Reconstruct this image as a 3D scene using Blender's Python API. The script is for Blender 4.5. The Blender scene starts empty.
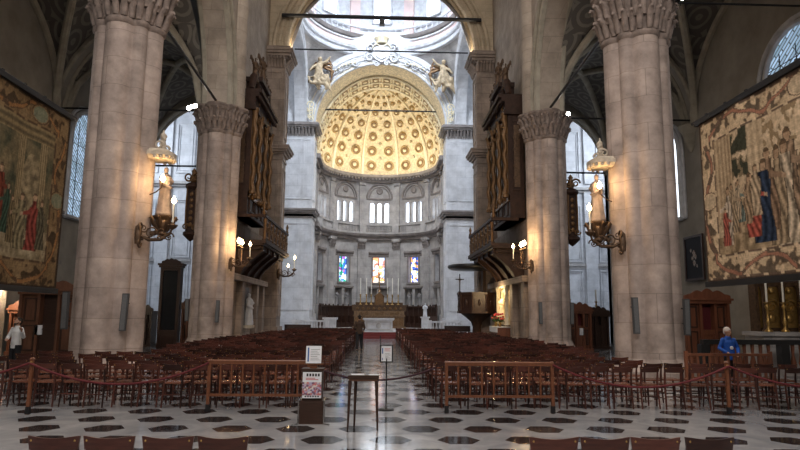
import bpy, math, random
from mathutils import Vector, Matrix, noise
random.seed(7)
PI = math.pi
S = bpy.context.scene
COL = S.collection
sin, cos, sqrt, rad = math.sin, math.cos, math.sqrt, math.radians

# ------------------------------------------------------------------ helpers
class MB:
    """collects shapes; build() links them as ONE mesh object"""
    def __init__(s, xf=None):
        s.v = []; s.f = []; s.xf = xf
    def add(s, vs, fs):
        b = len(s.v)
        if s.xf: vs = [s.xf(p) for p in vs]
        s.v += [tuple(p) for p in vs]
        s.f += [tuple(b + i for i in f) for f in fs]
    def box(s, c, d, rz=0, top=1.0):
        x, y, z = d[0] / 2, d[1] / 2, d[2] / 2
        vs = []
        for k, t in ((-1, 1.0), (1, top)):
            for a, b in ((-1, -1), (1, -1), (1, 1), (-1, 1)):
                px, py = a * x * t, b * y * t
                vs.append((c[0] + px * cos(rz) - py * sin(rz), c[1] + px * sin(rz) + py * cos(rz), c[2] + k * z))
        s.add(vs, [(3, 2, 1, 0), (4, 5, 6, 7), (0, 1, 5, 4), (1, 2, 6, 5), (2, 3, 7, 6), (3, 0, 4, 7)])
    def b2(s, x0, x1, y0, y1, z0, z1):
        s.box(((x0 + x1) / 2, (y0 + y1) / 2, (z0 + z1) / 2), (abs(x1 - x0), abs(y1 - y0), abs(z1 - z0)))
    def tube(s, pts, r, n=8, cap=True, sq=1.0, up=None):
        pts = [Vector(p) for p in pts]
        m = len(pts)
        rs = list(r) if isinstance(r, (list, tuple)) else [r] * m
        vs = []; fs = []
        ref = Vector(up) if up else None
        for i, p in enumerate(pts):
            t = (pts[min(i + 1, m - 1)] - pts[max(i - 1, 0)])
            if t.length < 1e-9: t = Vector((0, 0, 1))
            t.normalize()
            if ref is None:
                ref = Vector((0, 0, 1)) if abs(t.z) < .9 else Vector((1, 0, 0))
            a = t.cross(ref)
            if a.length < 1e-6: a = t.orthogonal()
            a.normalize(); b = a.cross(t).normalized()
            if not up: ref = b
            for k in range(n):
                w = 2 * PI * (k + .5) / n
                vs.append(p + a * (cos(w) * rs[i]) + b * (sin(w) * rs[i] * sq))
        for i in range(m - 1):
            for k in range(n):
                fs.append((i * n + k, i * n + (k + 1) % n, (i + 1) * n + (k + 1) % n, (i + 1) * n + k))
        if cap:
            fs.append(tuple(range(n - 1, -1, -1))); fs.append(tuple((m - 1) * n + k for k in range(n)))
        s.add(vs, fs)
    def lathe(s, prof, c=(0, 0, 0), n=20, a0=0, a1=2 * PI):
        full = abs(a1 - a0 - 2 * PI) < 1e-6
        cols = n if full else n + 1
        vs = []; fs = []
        for (r, z) in prof:
            for k in range(cols):
                a = a0 + (a1 - a0) * k / n
                vs.append((c[0] + r * cos(a), c[1] + r * sin(a), c[2] + z))
        for i in range(len(prof) - 1):
            for k in range(n):
                k2 = (k + 1) % cols if full else k + 1
                fs.append((i * cols + k, i * cols + k2, (i + 1) * cols + k2, (i + 1) * cols + k))
        if full:
            if prof[0][0] > 1e-4: fs.append(tuple(range(cols - 1, -1, -1)))
            if prof[-1][0] > 1e-4: fs.append(tuple((len(prof) - 1) * cols + k for k in range(cols)))
        s.add(vs, fs)
    def ball(s, c, r, sc=(1, 1, 1), n=10, m=6, rz=0):
        vs = []; fs = []
        for i in range(m + 1):
            ph = -PI / 2 + PI * i / m
            for k in range(n):
                a = 2 * PI * k / n
                x, y, z = r * sc[0] * cos(ph) * cos(a), r * sc[1] * cos(ph) * sin(a), r * sc[2] * sin(ph)
                vs.append((c[0] + x * cos(rz) - y * sin(rz), c[1] + x * sin(rz) + y * cos(rz), c[2] + z))
        for i in range(m):
            for k in range(n):
                fs.append((i * n + k, i * n + (k + 1) % n, (i + 1) * n + (k + 1) % n, (i + 1) * n + k))
        s.add(vs, fs)
    def prism(s, poly, z0, z1, sc0=1.0, sc1=1.0, c=(0, 0)):
        n = len(poly)
        vs = [(c[0] + x * sc0, c[1] + y * sc0, z0) for x, y in poly] + [(c[0] + x * sc1, c[1] + y * sc1, z1) for x, y in poly]
        fs = [(k, (k + 1) % n, n + (k + 1) % n, n + k) for k in range(n)]
        fs += [tuple(range(n - 1, -1, -1)), tuple(range(n, 2 * n))]
        s.add(vs, fs)
    def slab(s, poly, o, u, v, d):
        """2-D polygon in the plane o + a*u + b*v, extruded by the vector d"""
        o, u, v, d = Vector(o), Vector(u), Vector(v), Vector(d)
        n = len(poly)
        vs = [o + u * a + v * b for a, b in poly]; vs += [p + d for p in vs]
        fs = [(k, (k + 1) % n, n + (k + 1) % n, n + k) for k in range(n)]
        fs += [tuple(range(n - 1, -1, -1)), tuple(range(n, 2 * n))]
        s.add(vs, fs)
    def quad(s, a, b, c, d): s.add([a, b, c, d], [(0, 1, 2, 3)])
    def frame(s, o, u, v, n, w, h, t, d):
        """rectangular moulding: outer w x h, bar width t, depth d, from corner o"""
        u, v, n, o = Vector(u), Vector(v), Vector(n), Vector(o)
        for (a0, a1, b0, b1) in ((0, w, 0, t), (0, w, h - t, h), (0, t, t, h - t), (w - t, w, t, h - t)):
            s.slab([(a0, b0), (a1, b0), (a1, b1), (a0, b1)], o, u, v, n * d)
    def build(s, name, m, parent=None, smooth=None, kind=None, cols=None, mods=None):
        me = bpy.data.meshes.new(name)
        me.from_pydata(s.v, [], s.f)
        uv = me.uv_layers.new(name='UVMap')
        me.update()
        co = me.vertices
        dat = uv.data
        for p in me.polygons:
            nx, ny, nz = p.normal
            ax, ay, az = abs(nx), abs(ny), abs(nz)
            for li in p.loop_indices:
                c = co[me.loops[li].vertex_index].co
                if az > .8: dat[li].uv = (c.x, c.y)
                elif ax > ay: dat[li].uv = (c.y + c.x * .4, c.z)
                else: dat[li].uv = (c.x + c.y * .4, c.z)
        if smooth:
            for p in me.polygons: p.use_smooth = True
            me.set_sharp_from_angle(angle=rad(smooth))
        if cols is not None:
            ca = me.color_attributes.new(name='Col', type='FLOAT_COLOR', domain='POINT')
            for i, c in enumerate(cols): ca.data[i].color = (c[0], c[1], c[2], 1)
        me.materials.append(m)
        o = bpy.data.objects.new(name, me); COL.objects.link(o)
        if parent: o.parent = parent
        if kind: o['kind'] = kind
        return o

def tag(o, label, cat, group=None, kind=None):
    o['label'] = label; o['category'] = cat
    if group: o['group'] = group
    if kind: o['kind'] = kind
    return o
def thing(name, label, cat, loc=(0, 0, 0), rz=0, group=None):
    o = bpy.data.objects.new(name, None); COL.objects.link(o)
    o.location = loc; o.rotation_euler = (0, 0, rz); o.empty_display_size = .2
    return tag(o, label, cat, group)
def copy_tree(o, parent=None):
    c = o.copy(); COL.objects.link(c)
    if parent: c.parent = parent
    for ch in [x for x in KIDS.get(o.name, [])]: copy_tree(ch, c)
    return c
KIDS = {}
def note_kids(o):
    ch = list(o.children); KIDS[o.name] = ch
    for c in ch: note_kids(c)
def lamp(name, kind, loc, power, color=(1, 1, 1), size=.05, rot=None, parent=None, sy=None, spread=None, cone=None):
    l = bpy.data.lights.new(name, kind); l.energy = power; l.color = color
    if kind == 'AREA':
        l.size = size
        if sy: l.shape = 'RECTANGLE'; l.size_y = sy
        if spread: l.spread = rad(spread)
    else:
        l.shadow_soft_size = size
        if kind == 'SPOT' and cone: l.spot_size = rad(cone); l.spot_blend = .6
    o = bpy.data.objects.new(name, l); COL.objects.link(o); o.location = loc
    if rot: o.rotation_euler = [rad(a) for a in rot]
    if parent: o.parent = parent
    return o

# ------------------------------------------------------------------ materials
def new_mat(name):
    m = bpy.data.materials.new(name); m.use_nodes = True
    nt = m.node_tree
    return m, nt, nt.nodes['Principled BSDF']
def nd(nt, t, **k):
    n = nt.nodes.new(t)
    for a, b in k.items():
        if a.startswith('i_'): n.inputs[a[2:].replace('_', ' ')].default_value = b
        else: setattr(n, a, b)
    return n
def c4(c): return (c[0], c[1], c[2], 1)
def ramp(nt, fac, stops, interp='LINEAR'):
    r = nt.nodes.new('ShaderNodeValToRGB'); e = r.color_ramp; e.interpolation = interp
    while len(e.elements) > 1: e.elements.remove(e.elements[-1])
    e.elements[0].position = stops[0][0]; e.elements[0].color = c4(stops[0][1])
    for p, c in stops[1:]:
        x = e.elements.new(p); x.color = c4(c)
    nt.links.new(fac, r.inputs[0]); return r.outputs[0]
def mul(v, k): return tuple(max(0, x * k) for x in v)
def simple(name, col, rough=.6, metal=0.0, var=.25, scale=4.0, bump=.0, spec=.5, stretch=None, objrand=0.0):
    m, nt, p = new_mat(name); L = nt.links.new
    tc = nd(nt, 'ShaderNodeTexCoord')
    src = tc.outputs['Object']
    if stretch:
        mp = nd(nt, 'ShaderNodeMapping'); mp.inputs['Scale'].default_value = stretch
        L(src, mp.inputs[0]); src = mp.outputs[0]
    n = nd(nt, 'ShaderNodeTexNoise', i_Scale=scale, i_Detail=5.0, i_Roughness=.6); L(src, n.inputs['Vector'])
    c = ramp(nt, n.outputs[0], [(.25, mul(col, 1 - var)), (.75, mul(col, 1 + var))])
    if objrand:
        oi = nd(nt, 'ShaderNodeObjectInfo')
        hs = nd(nt, 'ShaderNodeHueSaturation')
        mr = nd(nt, 'ShaderNodeMapRange', i_To_Min=1 - objrand, i_To_Max=1 + objrand)
        L(oi.outputs['Random'], mr.inputs[0]); L(mr.outputs[0], hs.inputs['Value']); L(c, hs.inputs['Color']); c = hs.outputs[0]
    L(c, p.inputs['Base Color'])
    p.inputs['Roughness'].default_value = rough; p.inputs['Metallic'].default_value = metal
    p.inputs['Specular IOR Level'].default_value = spec
    if bump:
        b = nd(nt, 'ShaderNodeBump', i_Strength=bump, i_Distance=.03); L(n.outputs[0], b.inputs['Height']); L(b.outputs[0], p.inputs['Normal'])
    return m
def blocks(name, c1, c2, mortar, bw=1.0, bh=.55, rough=.75, blotch=(.6, 1.25), mort=.008, bump=.25):
    m, nt, p = new_mat(name); L = nt.links.new
    uv = nd(nt, 'ShaderNodeUVMap')
    br = nd(nt, 'ShaderNodeTexBrick')
    br.inputs['Color1'].default_value = c4(c1); br.inputs['Color2'].default_value = c4(c2); br.inputs['Mortar'].default_value = c4(mortar)
    br.inputs['Scale'].default_value = 1; br.inputs['Mortar Size'].default_value = mort; br.inputs['Brick Width'].default_value = bw
    br.inputs['Row Height'].default_value = bh; br.inputs['Bias'].default_value = 0
    L(uv.outputs[0], br.inputs['Vector'])
    tc = nd(nt, 'ShaderNodeTexCoord')
    n = nd(nt, 'ShaderNodeTexNoise', i_Scale=1.1, i_Detail=8.0, i_Roughness=.65); L(tc.outputs['Object'], n.inputs['Vector'])
    f = ramp(nt, n.outputs[0], [(.3, (blotch[0],) * 3), (.7, (blotch[1],) * 3)])
    mx = nd(nt, 'ShaderNodeMixRGB', blend_type='MULTIPLY', i_Fac=1.0); L(br.outputs[0], mx.inputs[1]); L(f, mx.inputs[2])
    L(mx.outputs[0], p.inputs['Base Color']); p.inputs['Roughness'].default_value = rough
    n2 = nd(nt, 'ShaderNodeTexNoise', i_Scale=14.0, i_Detail=4.0); L(tc.outputs['Object'], n2.inputs['Vector'])
    b = nd(nt, 'ShaderNodeBump', i_Strength=bump, i_Distance=.03); L(n2.outputs[0], b.inputs['Height']); L(b.outputs[0], p.inputs['Normal'])
    return m
def emis(name, col, st):
    m, nt, p = new_mat(name)
    p.inputs['Base Color'].default_value = c4(col); p.inputs['Emission Color'].default_value = c4(col); p.inputs['Emission Strength'].default_value = st
    return m
def stained(name, stops, st, scale=3.2):
    m, nt, p = new_mat(name); L = nt.links.new
    tc = nd(nt, 'ShaderNodeTexCoord')
    v = nd(nt, 'ShaderNodeTexVoronoi', i_Scale=scale); L(tc.outputs['Object'], v.inputs['Vector'])
    sp = nd(nt, 'ShaderNodeSeparateColor'); L(v.outputs['Color'], sp.inputs[0])
    c = ramp(nt, sp.outputs[0], stops, 'CONSTANT')
    L(c, p.inputs['Emission Color']); p.inputs['Emission Strength'].default_value = st; L(c, p.inputs['Base Color'])
    p.inputs['Roughness'].default_value = .2
    return m
def vcol(name, rough=.95):
    m, nt, p = new_mat(name)
    a = nd(nt, 'ShaderNodeVertexColor', layer_name='Col'); nt.links.new(a.outputs[0], p.inputs['Base Color'])
    p.inputs['Roughness'].default_value = rough; p.inputs['Specular IOR Level'].default_value = .1
    return m
def ornament(name, c1, c2, scale=1.2):
    """painted vault: rosettes on a dark ground"""
    m, nt, p = new_mat(name); L = nt.links.new
    uv = nd(nt, 'ShaderNodeUVMap')
    v = nd(nt, 'ShaderNodeTexVoronoi', i_Scale=scale, i_Randomness=.25); v.voronoi_dimensions = '2D'; L(uv.outputs[0], v.inputs['Vector'])
    w = nd(nt, 'ShaderNodeMath', operation='SINE'); k = nd(nt, 'ShaderNodeMath', operation='MULTIPLY'); k.inputs[1].default_value = 22
    L(v.outputs['Distance'], k.inputs[0]); L(k.outputs[0], w.inputs[0])
    n = nd(nt, 'ShaderNodeTexNoise', i_Scale=5.0, i_Detail=6.0); L(uv.outputs[0], n.inputs['Vector'])
    a = nd(nt, 'ShaderNodeMath', operation='MULTIPLY'); L(w.outputs[0], a.inputs[0]); L(n.outputs[0], a.inputs[1])
    c = ramp(nt, a.outputs[0], [(.0, c1), (.12, c1), (.3, c2)])
    L(c, p.inputs['Base Color']); p.inputs['Roughness'].default_value = .9
    return m

M = {}
M['pier'] = blocks('pier_stone', (.43, .345, .30), (.37, .295, .26), (.27, .215, .185), 1.05, .78, blotch=(.5, 1.35))
M['cap'] = simple('capital_stone', (.235, .185, .16), .85, var=.5, scale=5, bump=.5)
M['arch'] = blocks('arch_stone', (.40, .335, .275), (.35, .29, .235), (.25, .21, .17), 1.1, .62, blotch=(.65, 1.2))
M['beige'] = blocks('beige_arch', (.55, .45, .32), (.5, .41, .29), (.33, .26, .18), .9, .5, blotch=(.75, 1.2))
M['dark_stone'] = blocks('dark_stone', (.33, .26, .21), (.27, .215, .18), (.14, .11, .09), 1.1, .7, blotch=(.55, 1.3))
M['plaster'] = simple('aisle_plaster', (.30, .275, .235), .9, var=.28, scale=.8)
M['rib'] = simple('rib_stone', (.34, .31, .25), .85, var=.3, scale=2)
M['vault'] = ornament('painted_vault', (.11, .10, .09), (.20, .185, .16), .8)
M['marble'] = blocks('white_marble', (.66, .665, .69), (.6, .61, .64), (.42, .43, .46), 1.5, .95, rough=.5, blotch=(.72, 1.12), bump=.05)
M['apse'] = blocks('grey_marble', (.47, .45, .44), (.39, .375, .37), (.28, .27, .27), 1.2, .8, rough=.55, blotch=(.6, 1.2), bump=.1)
M['apse_dark'] = simple('grey_moulding', (.23, .205, .195), .6, var=.35, scale=2)
M['white'] = simple('white_stucco', (.58, .59, .62), .6, var=.22, scale=2.5)
M['pink'] = simple('pink_stucco', (.68, .52, .5), .6, var=.15, scale=1)
M['gold_base'] = simple('gold_coffer_ground', (.68, .57, .38), .6, var=.45, scale=5.5, bump=.4)
M['gold_light'] = simple('pale_gilding', (.84, .75, .54), .45, var=.2, scale=6)
M['gold_dark'] = simple('deep_gilding', (.25, .16, .075), .5, var=.3, scale=6)
M['gilt'] = simple('gilded_wood', (.15, .08, .032), .45, .45, var=.4, scale=9)
M['bronze'] = simple('bronze_gilding', (.10, .06, .035), .5, .5, var=.5, scale=9)
M['brass'] = simple('aged_brass', (.45, .29, .10), .35, .8, var=.3, scale=9)
M['wood'] = simple('chair_wood', (.056, .0175, .012), .36, var=.5, scale=3, stretch=(2, 2, 14), objrand=.7)
M['wood_seat'] = simple('chair_seat_wood', (.17, .065, .04), .26, var=.25, scale=3, stretch=(14, 2, 2), objrand=.4)
M['wood_dark'] = simple('dark_walnut', (.042, .019, .012), .42, var=.4, scale=3, stretch=(2, 2, 12))
M['wood_red'] = simple('red_mahogany', (.17, .06, .03), .42, var=.35, scale=2.5, stretch=(3, 3, .6))
M['wood_rail'] = simple('orange_rail_wood', (.165, .06, .028), .36, var=.3, scale=3, stretch=(4, 4, 4))
M['organ'] = simple('organ_walnut', (.036, .018, .012), .6, spec=.25, var=.5, scale=4, bump=.6)
M['pipe'] = simple('tin_pipe', (.30, .28, .26), .4, .7, var=.2)
M['iron'] = simple('black_iron', (.012, .012, .014), .5, .3, var=.2)
M['black'] = simple('black_enamel', (.015, .015, .016), .35, var=.1)
M['steel'] = simple('steel', (.5, .5, .5), .25, 1.0, var=.1)
M['grey'] = simple('grey_speaker', (.07, .072, .076), .5, var=.1)
M['velvet'] = simple('red_velvet', (.11, .012, .016), .8, var=.3, scale=20)
M['rope'] = simple('dark_rope', (.045, .014, .022), .8, var=.3, scale=20)
M['carpet'] = simple('red_carpet', (.22, .05, .05), .95, var=.25, scale=12)
M['stone_fig'] = simple('carved_stone', (.52, .45, .36), .8, var=.3, scale=8, bump=.4)
M['paper'] = simple('white_paper', (.78, .80, .84), .6, var=.03)
M['ink'] = simple('ink', (.03, .03, .035), .6, var=.1)
M['blue_ink'] = simple('blue_print', (.05, .13, .34), .6, var=.1)
M['red_ink'] = simple('red_print', (.55, .12, .12), .6, var=.1)
M['candle'] = simple('candle_wax', (.80, .77, .68), .5, var=.05)
M['cloth'] = simple('white_linen', (.8, .8, .8), .85, var=.06)
M['skin'] = simple('skin', (.52, .30, .21), .6, var=.1)
M['hair_dark'] = simple('dark_hair', (.02, .014, .011), .7, var=.3, scale=20)
M['hair_white'] = simple('white_hair', (.72, .64, .60), .8, var=.12, scale=20)
M['shirt'] = simple('white_shirt', (.84, .85, .86), .85, var=.1, scale=6)
M['blue_coat'] = simple('blue_jacket', (.012, .10, .48), .6, var=.2, scale=6)
M['brown_coat'] = simple('brown_jacket', (.055, .032, .022), .85, var=.3, scale=6)
M['trouser'] = simple('dark_trousers', (.015, .016, .02), .85, var=.2)
M['shoe'] = simple('shoe_leather', (.02, .016, .014), .4, var=.2)
M['leaf'] = simple('flower_leaf', (.05, .11, .03), .7, var=.4, scale=9)
M['flower'] = simple('red_flower', (.55, .06, .06), .7, var=.3, scale=9)
M['bulb'] = emis('warm_bulb', (1.0, .72, .38), 26)
M['spot'] = emis('spot_lens', (1.0, .93, .82), 30)
M['daylight'] = emis('daylight_glass', (.82, .90, 1.0), 2.0)
M['drumglass'] = emis('drum_glass', (.75, .88, 1.0), 2.2)
M['tap_l'] = vcol('woven_wool'); M['paint'] = vcol('oil_paint', .5)
M['glass_dark'] = simple('dark_glass', (.02, .022, .025), .08, var=.1)

# leaded aisle glass: cool daylight, diagonal cames
def leaded(name, col, st):
    m, nt, p = new_mat(name); L = nt.links.new
    uv = nd(nt, 'ShaderNodeUVMap')
    mp = nd(nt, 'ShaderNodeMapping'); mp.inputs['Rotation'].default_value = (0, 0, rad(33)); L(uv.outputs[0], mp.inputs[0])
    br = nd(nt, 'ShaderNodeTexBrick'); br.inputs['Color1'].default_value = (.55, .75, 1, 1); br.inputs['Color2'].default_value = (.25, .38, .5, 1)
    br.inputs['Mortar'].default_value = (.02, .03, .04, 1); br.inputs['Scale'].default_value = 1; br.inputs['Brick Width'].default_value = .8
    br.inputs['Row Height'].default_value = .16; br.inputs['Mortar Size'].default_value = .03
    L(mp.outputs[0], br.inputs['Vector']); L(br.outputs[0], p.inputs['Emission Color']); p.inputs['Emission Strength'].default_value = st
    p.inputs['Base Color'].default_value = (.1, .12, .14, 1)
    return m
M['leaded'] = leaded('leaded_glass', (.6, .8, 1), .75)

# polished floor marbles
def floor_mat(name, a, b, rough):
    m, nt, p = new_mat(name); L = nt.links.new
    tc = nd(nt, 'ShaderNodeTexCoord')
    n = nd(nt, 'ShaderNodeTexNoise', i_Scale=1.3, i_Detail=9.0, i_Roughness=.62, i_Distortion=1.2); L(tc.outputs['Object'], n.inputs['Vector'])
    c = ramp(nt, n.outputs[0], [(.3, a), (.7, b)])
    n2 = nd(nt, 'ShaderNodeTexNoise', i_Scale=.35, i_Detail=3.0); L(tc.outputs['Object'], n2.inputs['Vector'])
    f = ramp(nt, n2.outputs[0], [(.35, (.8, .8, .82)), (.65, (1.1, 1.08, 1.05))])
    mx = nd(nt, 'ShaderNodeMixRGB', blend_type='MULTIPLY', i_Fac=1.0); L(c, mx.inputs[1]); L(f, mx.inputs[2])
    L(mx.outputs[0], p.inputs['Base Color'])
    r = nd(nt, 'ShaderNodeMapRange', i_From_Min=.3, i_From_Max=.7, i_To_Min=rough * .7, i_To_Max=rough * 1.4); L(n.outputs[0], r.inputs[0]); L(r.outputs[0], p.inputs['Roughness'])
    return m
M['floor'] = floor_mat('pale_marble_paving', (.25, .265, .29), (.43, .435, .445), .12)
M['hex'] = floor_mat('dark_hexagon_marble', (.012, .012, .014), (.035, .033, .033), .12)
M['altar_wood'] = simple('gilt_brown_wood', (.17, .10, .05), .5, .2, var=.5, scale=6)
M['angel'] = simple('gilt_stucco', (.40, .31, .2), .6, .1, var=.6, scale=4)
M['gold_rim'] = simple('rim_gilding', (.50, .36, .17), .5, .1, var=.3, scale=6)
M['wood_mid'] = simple('brown_oak', (.13, .055, .03), .45, var=.35, scale=2.5, stretch=(3, 3, .6))
M['grille'] = simple('speaker_grille', (.16, .165, .17), .5, .3, var=.15, scale=30)
M['wood_far'] = vcol('varnished_chair_wood', .34); M['wood_far'].node_tree.nodes['Principled BSDF'].inputs['Specular IOR Level'].default_value = .5
# ------------------------------------------------------------------ camera and render settings
cam = bpy.data.cameras.new('camera'); cam.sensor_width = 36; cam.lens = 615 / 800 * 36; cam.clip_end = 300
co = bpy.data.objects.new('camera', cam); COL.objects.link(co)
co.matrix_world = Matrix.Translation((0, 0, 1.75)) @ Matrix.Rotation(rad(-1.95), 4, 'Z') @ Matrix.Rotation(rad(98.2), 4, 'X') @ Matrix.Rotation(.009, 4, 'Z')
S.camera = co
S.view_settings.view_transform = 'Standard'; S.view_settings.look = 'None'; S.view_settings.gamma = 1; S.view_settings.exposure = 0.3
S.cycles.use_denoising = True; S.cycles.max_bounces = 6; S.cycles.diffuse_bounces = 4; S.cycles.sample_clamp_indirect = 4
W = bpy.data.worlds.new('world'); S.world = W; W.use_nodes = True
W.node_tree.nodes['Background'].inputs[0].default_value = (.6, .7, .85, 1); W.node_tree.nodes['Background'].inputs[1].default_value = .1

# ------------------------------------------------------------------ floor: pale paving inlaid with dark hexagons
mb = MB(); mb.b2(-23, 23, -9, 64, -.3, 0); nbase = len(mb.f)
s_, R_ = .955, .305
for r in range(-4, 44):
    y = 8.93 + r * .822
    for c in range(-16, 17):
        x = .2 + c * s_ + (.5 * s_ if r % 2 else 0)
        pts = [(x + R_ * cos(k * PI / 3), y + R_ * sin(k * PI / 3), .0015) for k in range(6)]
        mb.add(pts, [tuple(range(6))])
fl = mb.build('floor', M['floor'], kind='structure'); fl.data.materials.append(M['hex'])
for i, p in enumerate(fl.data.polygons): p.material_index = 1 if i >= nbase else 0

# ------------------------------------------------------------------ arches
def hf(u, R): return sqrt(max(0, R * R - (abs(u) + R - 1) ** 2)) / sqrt(2 * R - 1)
def arch_curve(p, q, zs, rise, R=1.25, n=28):
    out = []
    for i in range(n + 1):
        u = -cos(PI * i / n)
        t = (u + 1) / 2
        out.append((p[0] + (q[0] - p[0]) * t, p[1] + (q[1] - p[1]) * t, zs + rise * hf(u, R)))
    return out
def arch_wall(mb, p, q, th, zs, rise, ztop, R=1.25, n=28):
    d = Vector((q[0] - p[0], q[1] - p[1], 0)).normalized(); nn = Vector((-d.y, d.x, 0)) * (th / 2)
    c = [Vector(x) for x in arch_curve(p, q, zs, rise, R, n)]
    for a, b in zip(c[:-1], c[1:]):
        for s in (1, -1):
            mb.quad(a + nn * s, b + nn * s, Vector((b.x, b.y, ztop)) + nn * s, Vector((a.x, a.y, ztop)) + nn * s)
        mb.quad(a - nn, b - nn, b + nn, a + nn)
    for s in (1, -1): pass
    a, b = c[0], c[-1]
    mb.quad(Vector((a.x, a.y, ztop)) - nn, Vector((b.x, b.y, ztop)) - nn, Vector((b.x, b.y, ztop)) + nn, Vector((a.x, a.y, ztop)) + nn)
def arch_ring(mb, p, q, off, zs, rise, R, r0, r1=None, grow=0.0, n=28):
    """moulding following the arch, displaced sideways by off and outwards by grow"""
    d = Vector((q[0] - p[0], q[1] - p[1], 0)).normalized(); nn = Vector((-d.y, d.x, 0)) * off
    pts = [Vector(x) for x in arch_curve((p[0] - d.x * grow, p[1] - d.y * grow), (q[0] + d.x * grow, q[1] + d.y * grow), zs, rise + grow, R, n)]
    mb.tube([x + nn for x in pts], r0, 6)

SIDE = {-1: "darker tapestry's side", 1: "pale tapestry's side"}
PX = {-1: (-7.25, -7.45), 1: (7.5, 7.8)}
ZS = 11.1
for s in (-1, 1):
    nm = {-1: 'left', 1: 'right'}[s]
    # nave arcade wall with pointed arches over three bays
    mb = MB()
    x0, x1 = PX[s]
    ys = [(7.9, 16.1, x0, x0), (17.9, 27.1, x0, x1), ]
    for (a, b, xa, xb) in ys: arch_wall(mb, (xa, a), (xb, b), 1.3, ZS, 5.6, 26.5)
    mb.add([(s * 8.1 - .65, 28.9, 6.4), (s * 8.1 + .65, 28.9, 6.4), (s * 8.1 + .65, 38.2, 6.4), (s * 8.1 - .65, 38.2, 6.4), (s * 8.1 - .65, 28.9, 26.5), (s * 8.1 + .65, 28.9, 26.5), (s * 8.1 + .65, 38.2, 26.5), (s * 8.1 - .65, 38.2, 26.5)], [(3, 2, 1, 0), (0, 1, 5, 4), (1, 2, 6, 5), (2, 3, 7, 6), (3, 0, 4, 7)])
    for (ya, yb, xx) in ((-8, 7.9, x0), (16.1, 17.9, x0), (27.1, 28.9, x1), (38.2, 39.2, s * 8.1)): mb.b2(xx - .65, xx + .65, ya, yb, ZS if ya > 0 else 9, 26.5)
    mb.build('wall_nave_' + nm, M['arch'], kind='structure')
    mb = MB()
    for (a, b, xa, xb) in ys:
        for off in (-.55, .55): arch_ring(mb, (xa, a), (xb, b), off, ZS, 5.6, 1.25, .16, grow=.12)
        for off in (-.72, .72): arch_ring(mb, (xa, a), (xb, b), off, ZS, 5.6, 1.25, .09, grow=.45)
    mb.build('trim_arcade_' + nm, M['rib'], smooth=40, kind='structure')
    # aisle: outer wall, transverse arches, groin vaults and ribs
    xi, xo = s * 8.2, s * 14.9
    mb = MB(); mb.b2(xo, xo + s * .5, -8, 39.5, 0, 17.5)
    mb.build('wall_aisle_' + nm, M['plaster'], kind='structure')
    mb = MB()
    for y in (17, 28, 39): arch_wall(mb, (xi, y), (xo, y), .75 if y < 39 else 1.0, ZS - .2, 4.3, 17.5, 1.15, 20)
    mb.build('wall_aisle_arches_' + nm, M['plaster'], kind='structure')
    mb = MB()
    for y in (17, 28, 39):
        for o in (-.34, .34): arch_ring(mb, (xi, y), (xo, y), o, ZS - .2, 4.3, 1.15, .13, grow=.02)
    for (ya, yb) in ((6.4, 16.6), (17.4, 27.6), (28.4, 38.6)):
        for dia in (0, 1):
            pts = []
            for i in range(25):
                t = -1 + i / 12
                x = xi + (xo - xi) * (t + 1) / 2; y = ya + (yb - ya) * ((t if dia == 0 else -t) + 1) / 2
                pts.append((x, y, ZS - .4 + 4.9 * hf(t, 1.15) - .06))
            mb.tube(pts, .17, 8)
        arch_ring(mb, (xo, ya), (xo, yb), s * 0 - .12 * (-1 if s > 0 else 1), ZS - .3, 4.7, 1.15, .15)
    mb.build('trim_vault_ribs_' + nm, M['rib'], smooth=40, kind='structure')
    mb = MB()
    for y in (17, 28):
        mb.lathe([(.05, -1.1), (.22, -.8), (.28, -.4), (.5, 0), (.55, .12), (.5, .2)], (xo - s * .1, y, ZS - .5), 14)
    mb.build('trim_corbels_' + nm, M['rib'], smooth=50, kind='structure')
    mb = MB()
    for (ya, yb) in ((6.0, 16.7), (17.3, 27.7), (28.3, 38.7)):
        N = 22; vs = []; fs = []
        for i in range(N + 1):
            for j in range(N + 1):
                u, v = -cos(PI * i / N), -cos(PI * j / N)
                vs.append((xi + (xo - xi) * (u + 1) / 2, ya + (yb - ya) * (v + 1) / 2, ZS - .35 + 4.9 * max(hf(u, 1.15), hf(v, 1.15))))
        for i in range(N):
            for j in range(N): fs.append((i * (N + 1) + j, (i + 1) * (N + 1) + j, (i + 1) * (N + 1) + j + 1, i * (N + 1) + j + 1))
        mb.add(vs, fs)
    mb.build('ceiling_aisle_' + nm, M['vault'], kind='structure')

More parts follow.
